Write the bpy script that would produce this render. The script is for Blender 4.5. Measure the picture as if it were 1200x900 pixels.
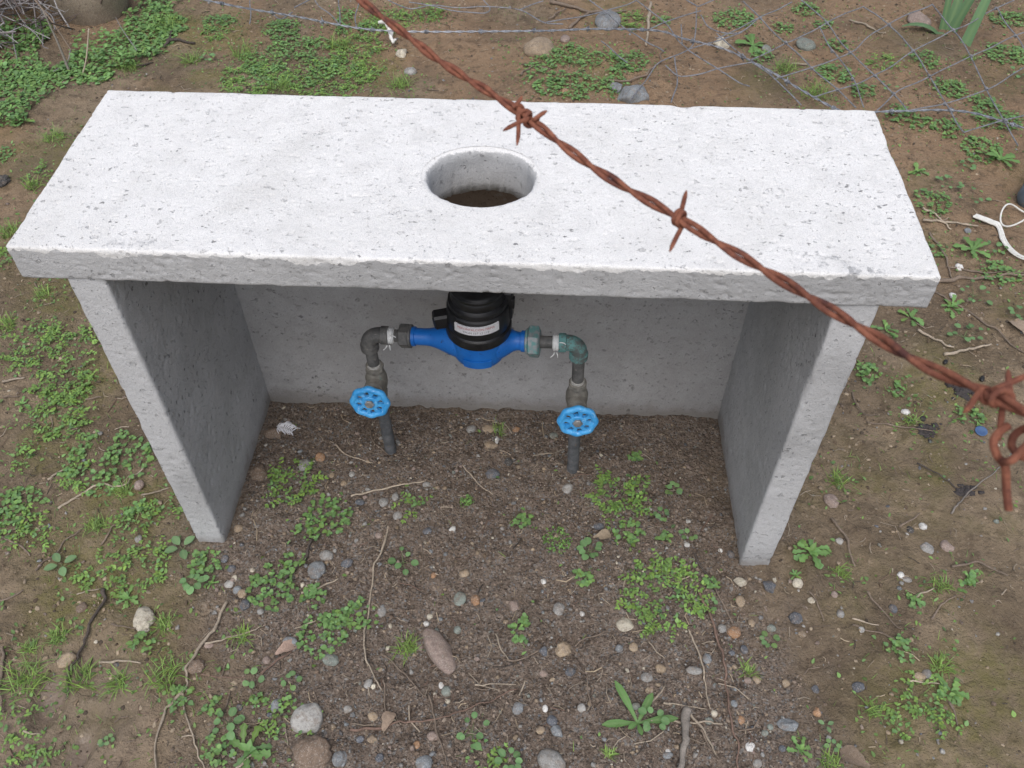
import bpy, math, random
import numpy as np
from mathutils import Vector, Matrix, Euler

for o in list(bpy.data.objects):
    bpy.data.objects.remove(o)
C = bpy.context.scene.collection
sc = bpy.context.scene
R = math.radians
rng = np.random.default_rng(7)
random.seed(7)

# ------------------------------------------------------------------ camera, sky, sun, exposure
cam = bpy.data.cameras.new('camera')
cam.sensor_width = 36.0
cam.lens = 31.4428
cam.clip_start = 0.02
cam.clip_end = 500
cam.dof.use_dof = True                 # small-sensor lens focused on the box: the near wire is a touch soft
cam.dof.focus_distance = 1.45
cam.dof.aperture_fstop = 34
cam_o = bpy.data.objects.new('camera', cam)
cam_o.location = (0.10045, -0.86745, 1.47956)
cam_o.rotation_euler = (0.720946, -0.000905, 0.048539)
C.objects.link(cam_o)
sc.camera = cam_o

SUN_EL, SUN_AZ = R(62), R(-174)          # overcast, brightest part of the sky behind the camera
w = bpy.data.worlds.new('World')
sc.world = w
w.use_nodes = True
nt = w.node_tree
bg = nt.nodes['Background']
sky = nt.nodes.new('ShaderNodeTexSky')
sky.sky_type = 'NISHITA'
sky.sun_disc = False
sky.sun_elevation = SUN_EL
sky.sun_rotation = SUN_AZ
sky.air_density = 1.0
sky.dust_density = 4.0
hs = nt.nodes.new('ShaderNodeHueSaturation')
hs.inputs['Saturation'].default_value = 0.66          # cloud cover: nearly white light
nt.links.new(sky.outputs[0], hs.inputs['Color'])
nt.links.new(hs.outputs[0], bg.inputs['Color'])
bg.inputs['Strength'].default_value = 0.15
sun = bpy.data.lights.new('sun', 'SUN')
sun.energy = 1.1
sun.angle = R(55)
sun.color = (1.0, 0.995, 0.985)
sun_o = bpy.data.objects.new('sun', sun)
d = Vector((math.sin(SUN_AZ) * math.cos(SUN_EL), math.cos(SUN_AZ) * math.cos(SUN_EL), math.sin(SUN_EL)))
sun_o.rotation_euler = (-d).to_track_quat('-Z', 'Y').to_euler()
sun_o.location = d * 6
C.objects.link(sun_o)
sc.view_settings.view_transform = 'Standard'
sc.view_settings.look = 'None'
sc.view_settings.exposure = 0.14
sc.view_settings.gamma = 1.0

# ------------------------------------------------------------------ measured layout (metres)
STONES = [  # x, y, width, depth, turn, colour, shape, label
    (-0.2630, -0.3226, 0.0525, 0.0528, 10, 'l', 'r', 'large pale grey rounded stone above the brown speckled stone near the bottom edge'),
    (-0.2442, -0.3819, 0.0609, 0.0573, 0, 'r', 'l', 'brown lumpy stone flecked with straw, below the large pale grey rounded stone'),
    (-0.0558, -0.1971, 0.0420, 0.0996, 34, 'p', 'r', 'long pinkish brown stone lying aslant, tapering towards its lower end'),
    (0.2684, -0.1266, 0.0317, 0.0295, 0, 'c', 'r', 'smooth cream white stone at the edge of the big feathery weed'),
    (0.1409, -0.3727, 0.0417, 0.0376, -20, 'g', 'r', 'flat smooth grey stone cut by the bottom edge of the picture'),
    (-0.0626, -0.3868, 0.0269, 0.0290, 0, 'b', 'r', 'blue grey rounded stone in front of the long pinkish stone'),
    (0.6860, 0.1593, 0.0289, 0.0361, 15, 'p', 'r', 'egg shaped pinkish grey stone alone on the mud outside the right panel'),
    (0.4614, -0.1309, 0.0258, 0.0238, 0, 'o', 'r', "bright orange stone in front of the right panel's foot"),
    (0.5292, -0.2950, 0.0361, 0.0208, 0, 'b', 'a', 'wedge shaped blue grey stone low down on the right side'),
    (0.5338, -0.0424, 0.0217, 0.0271, 10, 's', 'a', "slate blue stone with white streak beside the right panel's foot"),
    (-0.3023, -0.0472, 0.0332, 0.0359, 0, 'b', 'r', "round blue grey stone between the left panel's foot and the long bent stalk"),
    (-0.2909, -0.0136, 0.0268, 0.0219, 0, 'g', 'r', "grey rounded stone right of the left panel's foot"),
    (-0.4733, 0.0385, 0.0174, 0.0178, 0, 't', 'r', "tan rounded pebble just behind and right of the left panel's foot"),
    (-0.4803, -0.0299, 0.0137, 0.0171, 0, 's', 'r', 'slate blue rounded pebble behind the pale forked branch'),
    (-0.4646, -0.0468, 0.0153, 0.0170, 0, 's', 'r', 'slate blue rounded pebble behind and right of the pale forked branch'),
    (-0.4548, -0.0660, 0.0118, 0.0148, 0, 'c', 'r', "cream rounded pebble in front and right of the left panel's foot"),
    (-0.4611, -0.0786, 0.0202, 0.0167, 0, 'l', 'r', "light grey rounded pebble in front and right of the left panel's foot"),
    (-0.4423, -0.0902, 0.0168, 0.0183, 0, 'b', 'r', "blue grey rounded pebble in front and right of the left panel's foot"),
    (-0.4302, -0.1003, 0.0167, 0.0200, 0, 't', 'r', "tan rounded pebble in front and right of the left panel's foot"),
    (-0.4178, -0.1251, 0.0182, 0.0228, -10, 's', 'r', "slate blue oblong stone in front and right of the left panel's foot"),
    (-0.3875, -0.1345, 0.0131, 0.0123, 0, 'g', 'r', "tiny grey rounded pebble in front and right of the left panel's foot"),
    (-0.3556, -0.2252, 0.0144, 0.0150, 0, 'p', 'r', 'pinkish rounded pebble behind and left of the large pale grey stone'),
    (-0.3234, -0.1877, 0.0257, 0.0168, 0, 'b', 'r', 'blue grey oblong stone behind the large pale grey stone'),
    (-0.2453, -0.2177, 0.0315, 0.0211, -20, 'n', 'r', 'pale greenish oblong stone right of the dry reddish leaf'),
    (-0.3215, -0.3040, 0.0172, 0.0215, 0, 'b', 'r', 'blue grey rounded stone left of the large pale grey stone'),
    (-0.2005, -0.3861, 0.0212, 0.0238, 0, 'b', 'r', 'blue grey rounded stone just right of the brown lumpy stone'),
    (-0.5923, -0.1612, 0.0374, 0.0467, 20, 'c', 'l', 'pale crusty whitish clod lying among the left weeds'),
    (-0.7123, -0.1428, 0.0193, 0.0200, 0, 'r', 'l', 'brown lumpy pebble left of the whitish clod'),
    (-0.4736, -0.2419, 0.0260, 0.0276, 0, 'r', 'l', 'brown lumpy stone just behind and right of the pale forked branch'),
    (-0.7028, -0.2410, 0.0257, 0.0321, -30, 't', 'l', 'tan lumpy stone behind the muddy footprint'),
    (-0.4657, -0.2003, 0.0164, 0.0123, 0, 'p', 'r', 'pinkish oblong pebble behind and right of the pale forked branch'),
    (-0.6562, 0.0050, 0.0143, 0.0167, 0, 'g', 'r', "tiny grey rounded pebble left of the left panel's foot"),
    (-0.0306, -0.0925, 0.0224, 0.0280, 0, 'n', 'r', 'greenish grey stone side by side with an orange brown one'),
    (-0.0026, -0.0923, 0.0176, 0.0220, 0, 'o', 'r', 'orange brown stone side by side with a greenish grey one'),
    (-0.0273, -0.0399, 0.0178, 0.0171, 0, 't', 'a', 'tan angular pebble just behind the pair of touching stones'),
    (0.1495, -0.1032, 0.0207, 0.0231, 0, 'g', 'l', 'grey lumpy stone left of the smooth cream white stone'),
    (0.0675, -0.0988, 0.0191, 0.0231, 10, 'p', 'r', 'pinkish rounded stone right of the pair of touching stones'),
    (-0.1058, 0.0505, 0.0201, 0.0182, 0, 's', 'r', 'slate blue rounded pebble behind and left of the pair of touching stones'),
    (-0.2477, -0.0292, 0.0248, 0.0179, 0, 's', 'a', 'slate blue oblong stone in front of the left riser pipe'),
    (-0.1697, -0.1234, 0.0160, 0.0200, 0, 'g', 'r', 'grey rounded pebble behind and left of the long pinkish stone'),
    (-0.0585, 0.0564, 0.0117, 0.0146, -20, 'w', 'a', 'white oblong pebble behind the pair of touching stones'),
    (-0.1975, 0.0332, 0.0151, 0.0147, 0, 'p', 'r', 'pinkish rounded pebble in front of the left riser pipe'),
    (-0.1673, 0.0782, 0.0186, 0.0206, 0, 'g', 'r', 'grey rounded pebble just behind a round leaved weed, in front of the left riser pipe'),
    (-0.1785, 0.1239, 0.0138, 0.0172, 0, 'g', 'r', 'grey rounded pebble just behind a pinkish rounded pebble, in front of the left riser pipe'),
    (-0.2010, 0.1144, 0.0189, 0.0212, 0, 'g', 'r', 'grey rounded pebble in front of the left riser pipe, second closest'),
    (-0.1195, 0.1582, 0.0173, 0.0156, 0, 'g', 'r', 'grey rounded pebble in front and right of the left riser pipe'),
    (-0.2480, 0.1113, 0.0190, 0.0136, 0, 's', 'r', 'slate blue oblong pebble in front and left of the left riser pipe'),
    (-0.0298, -0.1538, 0.0142, 0.0145, 0, 'n', 'r', 'greenish grey rounded pebble just behind and right of the long pinkish stone'),
    (0.1238, -0.1837, 0.0156, 0.0189, 0, 's', 'a', 'slate blue angular pebble left of the smooth cream white stone'),
    (0.1580, -0.1798, 0.0265, 0.0253, 0, 't', 'l', 'tan lumpy stone left of the smooth cream white stone'),
    (0.1701, -0.2199, 0.0185, 0.0171, 0, 's', 'r', 'slate blue rounded pebble in front and left of the smooth cream white stone'),
    (0.1248, -0.2232, 0.0139, 0.0139, 0, 'p', 'r', 'pinkish rounded pebble behind the flat grey stone at the bottom edge'),
    (0.3014, -0.2226, 0.0202, 0.0173, 0, 'g', 'r', 'grey rounded stone behind the toothed rosette weed'),
    (0.2803, -0.1697, 0.0157, 0.0193, 0, 't', 'r', 'tan rounded pebble just in front of the smooth cream white stone'),
    (0.2563, -0.1734, 0.0141, 0.0144, 0, 'b', 'r', 'blue grey rounded pebble just in front of the smooth cream white stone'),
    (0.3046, -0.2445, 0.0170, 0.0140, 0, 't', 'l', 'tan lumpy pebble behind the toothed rosette weed'),
    (0.2802, -0.2764, 0.0153, 0.0137, 0, 'n', 'r', 'greenish grey rounded pebble just behind the toothed rosette weed'),
    (0.3273, -0.2046, 0.0187, 0.0175, 0, 't', 'l', 'tan lumpy pebble in front and right of the smooth cream white stone'),
    (0.3292, -0.3519, 0.0166, 0.0119, 10, 'b', 'r', 'blue grey rounded pebble just in front and left of the thick flat stick'),
    (0.1410, -0.3067, 0.0196, 0.0178, -30, 's', 'r', 'slate blue rounded stone behind the flat grey stone at the bottom edge'),
    (0.1497, -0.3226, 0.0181, 0.0226, 20, 'b', 'a', 'blue grey angular stone just behind the flat grey stone at the bottom edge'),
    (0.0837, -0.2885, 0.0182, 0.0210, -25, 'b', 'r', 'blue grey rounded stone behind and left of the flat grey stone at the bottom edge'),
    (0.1890, -0.2854, 0.0152, 0.0150, 0, 'l', 'r', 'light grey rounded pebble left of the toothed rosette weed'),
    (0.1292, -0.2869, 0.0106, 0.0133, 0, 'w', 'r', 'white oblong pebble behind the flat grey stone at the bottom edge'),
    (0.1217, -0.3239, 0.0150, 0.0133, 0, 't', 'r', 'tan rounded pebble just behind the flat grey stone at the bottom edge'),
    (-0.0386, -0.2664, 0.0168, 0.0183, 0, 'n', 'r', 'greenish grey rounded pebble in front of the long pinkish stone'),
    (-0.0484, -0.2556, 0.0092, 0.0115, 0, 'w', 'r', 'tiny white rounded pebble in front of the long pinkish stone'),
    (-0.0536, -0.3426, 0.0181, 0.0162, -30, 'p', 'r', 'pinkish rounded pebble in front of the long pinkish stone'),
    (-0.1504, -0.3524, 0.0151, 0.0134, 0, 't', 'a', 'tan angular pebble right of the brown lumpy stone'),
    (-0.1565, -0.3123, 0.0183, 0.0152, 25, 't', 'a', 'tan angular pebble behind and right of the brown lumpy stone'),
    (-0.0770, -0.3584, 0.0120, 0.0132, 0, 'o', 'r', 'orange rounded pebble in front of the long pinkish stone'),
    (-0.2012, -0.3012, 0.0154, 0.0123, 0, 'l', 'a', 'light grey angular pebble right of the large pale grey stone'),
    (-0.1718, -0.2598, 0.0139, 0.0174, -20, 'g', 'r', 'grey oblong stone behind and right of the large pale grey stone'),
    (0.2245, 0.0786, 0.0235, 0.0165, 0, 's', 'r', 'slate blue oblong stone in front and right of the right riser pipe'),
    (-0.1351, -0.3803, 0.0135, 0.0147, 0, 's', 'r', 'slate blue rounded pebble right of the brown lumpy stone, second closest'),
    (-0.1936, -0.3857, 0.0121, 0.0259, 0, 'b', 'r', 'blue grey oblong stone just right of the brown lumpy stone'),
    (-0.1715, -0.3518, 0.0137, 0.0120, 0, 's', 'r', 'slate blue rounded pebble right of the pale forked branch'),
    (-0.0064, 0.3169, 0.0290, 0.0214, 0, 't', 'r', 'tan oblong stone behind and left of the right riser pipe'),
    (-0.0424, 0.3128, 0.0217, 0.0214, 0, 'g', 'r', 'grey rounded pebble right of the left riser pipe'),
    (0.0532, 0.3186, 0.0163, 0.0149, 0, 'o', 'r', 'orange rounded pebble behind and left of the right riser pipe'),
    (0.0004, 0.2674, 0.0285, 0.0186, 0, 't', 'a', 'tan oblong stone left of the right riser pipe'),
    (0.0137, 0.2839, 0.0090, 0.0204, 0, 'w', 'r', 'white oblong pebble behind and left of the right riser pipe'),
    (0.0103, 0.1946, 0.0296, 0.0256, 0, 's', 'l', 'slate blue lumpy stone left of the right riser pipe'),
    (0.0416, 0.2275, 0.0176, 0.0181, 0, 'k', 'l', 'dark lumpy pebble left of the right riser pipe'),
    (0.1628, 0.1640, 0.0207, 0.0258, -30, 'l', 'r', 'light grey rounded stone just in front of the right riser pipe'),
    (0.1330, 0.3037, 0.0198, 0.0169, 0, 'n', 'r', 'greenish grey rounded pebble behind and left of the right riser pipe'),
    (-0.2745, 0.1782, 0.0124, 0.0142, 0, 'l', 'r', 'tiny light grey rounded pebble in front and left of the left riser pipe'),
    (-0.2881, 0.1562, 0.0140, 0.0161, 0, 't', 'r', 'tiny tan rounded pebble in front and left of the left riser pipe'),
    (-0.3489, 0.2204, 0.0198, 0.0248, 20, 'o', 'r', 'orange rounded pebble in front and right of the white feather'),
    (-0.3163, 0.1780, 0.0124, 0.0155, 0, 't', 'r', 'tiny tan rounded pebble left of the left riser pipe'),
    (-0.3760, 0.1967, 0.0234, 0.0292, 0, 'g', 'l', 'grey lumpy stone in front and right of the white feather'),
    (-0.4652, 0.1719, 0.0325, 0.0407, 0, 'r', 'l', 'brown rough stone against the inside of the left panel'),
    (-0.4624, 0.2822, 0.0411, 0.0272, 0, 'r', 'l', 'brown oblong stone just left of the white feather'),
    (0.4771, -0.0741, 0.0181, 0.0226, 0, 't', 'r', 'tan oblong stone just behind the bright orange stone'),
    (0.4799, -0.0377, 0.0216, 0.0161, 0, 'c', 'a', "cream oblong stone just in front and left of the right panel's foot"),
    (0.5887, -0.0294, 0.0203, 0.0204, 0, 'c', 'r', 'cream rounded pebble just right of the slate blue streaked stone'),
    (0.5742, -0.1005, 0.0231, 0.0232, 0, 's', 'l', 'slate blue lumpy stone in front and right of the slate blue streaked stone'),
    (0.5272, -0.1216, 0.0180, 0.0156, 0, 'n', 'r', 'greenish grey rounded pebble right of the bright orange stone'),
    (0.4936, -0.1134, 0.0130, 0.0156, 0, 't', 'r', 'tan rounded pebble just behind and right of the bright orange stone'),
    (0.4393, -0.1261, 0.0161, 0.0169, 0, 'g', 'r', 'grey rounded pebble just left of the bright orange stone'),
    (0.3823, -0.2106, 0.0267, 0.0144, -8, 'g', 'r', 'grey oblong stone in front and left of the bright orange stone'),
    (0.4082, -0.1839, 0.0158, 0.0196, 0, 'b', 'r', 'blue grey rounded pebble in front and left of the bright orange stone'),
    (0.4754, -0.1633, 0.0144, 0.0180, 15, 's', 'r', 'slate blue rounded pebble just in front and right of the bright orange stone'),
    (0.4523, -0.1709, 0.0112, 0.0100, 0, 's', 'r', 'tiny slate blue rounded pebble just in front of the bright orange stone'),
    (0.6610, -0.2228, 0.0212, 0.0173, 0, 's', 'a', 'slate blue angular stone behind and right of the wedge shaped stone'),
    (0.5867, -0.2292, 0.0128, 0.0151, 0, 's', 'a', 'slate blue angular pebble behind and right of the wedge shaped stone'),
    (0.5826, -0.2690, 0.0143, 0.0165, 0, 'o', 'a', 'orange angular pebble behind and right of the wedge shaped stone'),
    (0.4530, -0.2894, 0.0140, 0.0141, 0, 'o', 'r', 'orange rounded pebble left of the wedge shaped stone'),
    (0.4890, -0.2177, 0.0159, 0.0164, 0, 't', 'r', 'tan rounded pebble behind and left of the wedge shaped stone'),
    (0.4725, -0.2224, 0.0142, 0.0114, 0, 'p', 'r', 'pinkish rounded pebble in front of the bright orange stone'),
    (0.5391, -0.2211, 0.0144, 0.0149, 0, 't', 'r', 'tan rounded pebble behind the wedge shaped stone'),
    (0.7680, -0.2008, 0.0201, 0.0164, 0, 't', 'r', 'tan rounded pebble right of the wedge shaped stone'),
    (0.7827, -0.1940, 0.0185, 0.0166, 20, 'g', 'r', 'grey rounded pebble right of the wedge shaped stone'),
    (0.8449, 0.0567, 0.0199, 0.0249, 35, 'g', 'a', 'grey angular stone in front and right of the egg shaped stone'),
    (0.8845, 0.0613, 0.0238, 0.0218, 25, 'p', 'a', 'pinkish angular stone in front of the blue plastic disc'),
    (0.7833, -0.0011, 0.0123, 0.0141, 0, 'w', 'a', 'tiny white angular pebble in front and right of the egg shaped stone'),
    (0.6807, 0.0615, 0.0158, 0.0141, 0, 'l', 'r', 'light grey rounded pebble in front of the egg shaped stone'),
    (0.6551, -0.0889, 0.0134, 0.0166, 0, 'g', 'l', 'grey lumpy pebble right of the slate blue streaked stone'),
    (0.7548, -0.0706, 0.0155, 0.0174, 0, 's', 'r', 'slate blue rounded pebble in front and right of the egg shaped stone'),
    (0.6077, -0.0637, 0.0134, 0.0128, 0, 'c', 'r', 'tiny cream rounded pebble right of the slate blue streaked stone'),
    (0.6496, -0.0531, 0.0119, 0.0131, 0, 'p', 'r', 'tiny pinkish rounded pebble right of the slate blue streaked stone'),
    (0.5797, -0.1317, 0.0131, 0.0140, 0, 't', 'r', 'tiny tan rounded pebble in front and right of the slate blue streaked stone'),
    (0.6852, -0.1196, 0.0117, 0.0110, 0, 'l', 'r', 'tiny light grey rounded pebble in front and right of the slate blue streaked stone'),
    (0.8263, 0.0985, 0.0146, 0.0182, 0, 'k', 'r', 'dark rounded pebble right of the egg shaped stone'),
    (0.8509, 0.1061, 0.0165, 0.0154, 0, 'w', 'l', 'white lumpy pebble right of the egg shaped stone'),
    (0.7935, -0.0110, 0.0176, 0.0121, 0, 'g', 'r', 'grey oblong pebble in front and right of the egg shaped stone'),
    (0.4627, -0.3349, 0.0139, 0.0154, 0, 'w', 'a', 'white angular pebble in front and left of the wedge shaped stone'),
    (0.4719, -0.3585, 0.0153, 0.0138, 40, 'l', 'r', 'light grey rounded pebble in front and left of the wedge shaped stone'),
    (0.4445, -0.2652, 0.0125, 0.0127, 0, 'b', 'r', 'tiny blue grey rounded pebble left of the wedge shaped stone'),
    (0.5009, -0.2979, 0.0109, 0.0111, 0, 'n', 'r', 'tiny greenish grey rounded pebble left of the wedge shaped stone, closest one'),
    (0.4911, -0.3082, 0.0124, 0.0110, 0, 'n', 'r', 'tiny greenish grey rounded pebble left of the wedge shaped stone, second closest'),
    (0.4102, -0.2817, 0.0108, 0.0135, 0, 'c', 'r', 'cream oblong pebble behind and right of the thick flat stick'),
    (0.4006, -0.2932, 0.0154, 0.0124, 0, 'n', 'r', 'greenish grey rounded pebble just behind and right of the thick flat stick'),
    (0.5151, -0.3333, 0.0124, 0.0126, 0, 's', 'r', 'tiny slate blue rounded pebble just in front of the wedge shaped stone'),
    (0.0580, 1.8689, 0.0950, 0.1034, 0, 't', 'r', 'smooth tan cobble beyond the slab, right of the rusty wire'),
    (0.2852, 2.0985, 0.0887, 0.1109, 10, 'b', 'r', 'pale blue grey cobble beneath the wires at the top edge'),
    (0.3476, 1.6121, 0.0912, 0.1096, 0, 'b', 'a', "big angular blue grey rock touching the slab's back edge"),
    (0.3019, 1.6549, 0.0392, 0.0489, 0, 'b', 'a', 'small broken piece beside the big angular blue grey rock'),
    (-0.3911, 1.8381, 0.0358, 0.0447, 25, 'c', 'a', 'cream oblong pebble left of the tan cobble'),
    (-0.3469, 1.7291, 0.0375, 0.0379, 0, 'g', 'r', 'grey oblong stone left of the tan cobble'),
    (0.1407, 1.9468, 0.0334, 0.0417, 0, 'p', 'r', 'pinkish rounded pebble just right of the tan cobble'),
    (0.1465, 1.6164, 0.0248, 0.0310, 0, 'o', 'r', 'orange rounded pebble in front and right of the tan cobble'),
    (0.9288, 1.9473, 0.0596, 0.0745, 10, 'n', 'r', 'mottled greenish grey egg shaped stone under the wire mesh'),
    (0.6572, 1.9645, 0.0495, 0.0619, -15, 'c', 'a', 'cream angular stone left of the mottled stone under the mesh'),
    (0.8018, 1.9350, 0.0310, 0.0387, 0, 'n', 'r', 'greenish grey rounded pebble left of the mottled stone under the mesh'),
    (1.3482, 2.1530, 0.0685, 0.0856, 20, 'p', 'a', 'pinkish angular stone beside the dug soil by the iris leaves'),
    (-0.6964, 0.1271, 0.0205, 0.0226, 0, 'p', 'r', "pinkish rounded pebble behind and left of the left panel's foot"),
    (0.8881, 0.3977, 0.0180, 0.0157, 0, 'w', 'l', 'white oblong pebble left of the blue plastic disc'),
    (-1.3820, 1.0831, 0.0382, 0.0478, 0, 'k', 'l', 'dark grey rough stone at the left edge beside the slab'),
    (1.1319, 0.8735, 0.0191, 0.0224, 0, 'w', 'l', "tiny white lumpy pebble behind and right of the slab's right front corner"),
    (1.1976, 1.0237, 0.0176, 0.0220, 0, 'b', 'r', 'tiny blue grey rounded pebble left of the white strap ring'),
    (1.0855, 0.7644, 0.0161, 0.0201, 0, 'w', 'l', "white lumpy pebble just right of the slab's right front corner"),
    (0.3296, -0.3460, 0.0091, 0.0089, 0, 'w', 'r', 'tiny white rounded pebble just in front and left of the thick flat stick'),
    (0.1203, -0.0481, 0.0097, 0.0121, 20, 'w', 'r', 'tiny white rounded pebble behind and left of the smooth cream white stone'),
    (0.3909, 0.0419, 0.0134, 0.0110, 0, 'w', 'r', "tiny white rounded pebble left of the right panel's foot"),
    (0.4548, 0.0361, 0.0084, 0.0093, 0, 'w', 'r', "tiny white rounded pebble behind and left of the right panel's foot"),
    (0.4730, 0.0263, 0.0135, 0.0169, 0, 's', 'r', "slate blue rounded pebble just behind and left of the right panel's foot"),
    (0.1909, -0.1109, 0.0095, 0.0099, 0, 'w', 'r', 'tiny white rounded pebble left of the smooth cream white stone'),
    (-0.0828, -0.1279, 0.0111, 0.0115, 0, 'c', 'r', 'tiny cream rounded pebble behind the long pinkish stone'),
    (-0.0873, -0.1430, 0.0111, 0.0114, 0, 'w', 'r', 'tiny white rounded pebble just behind and left of the long pinkish stone'),
    (-0.0835, -0.0492, 0.0097, 0.0122, 0, 'o', 'r', 'tiny orange rounded pebble behind and left of the pair of touching stones'),
]
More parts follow.
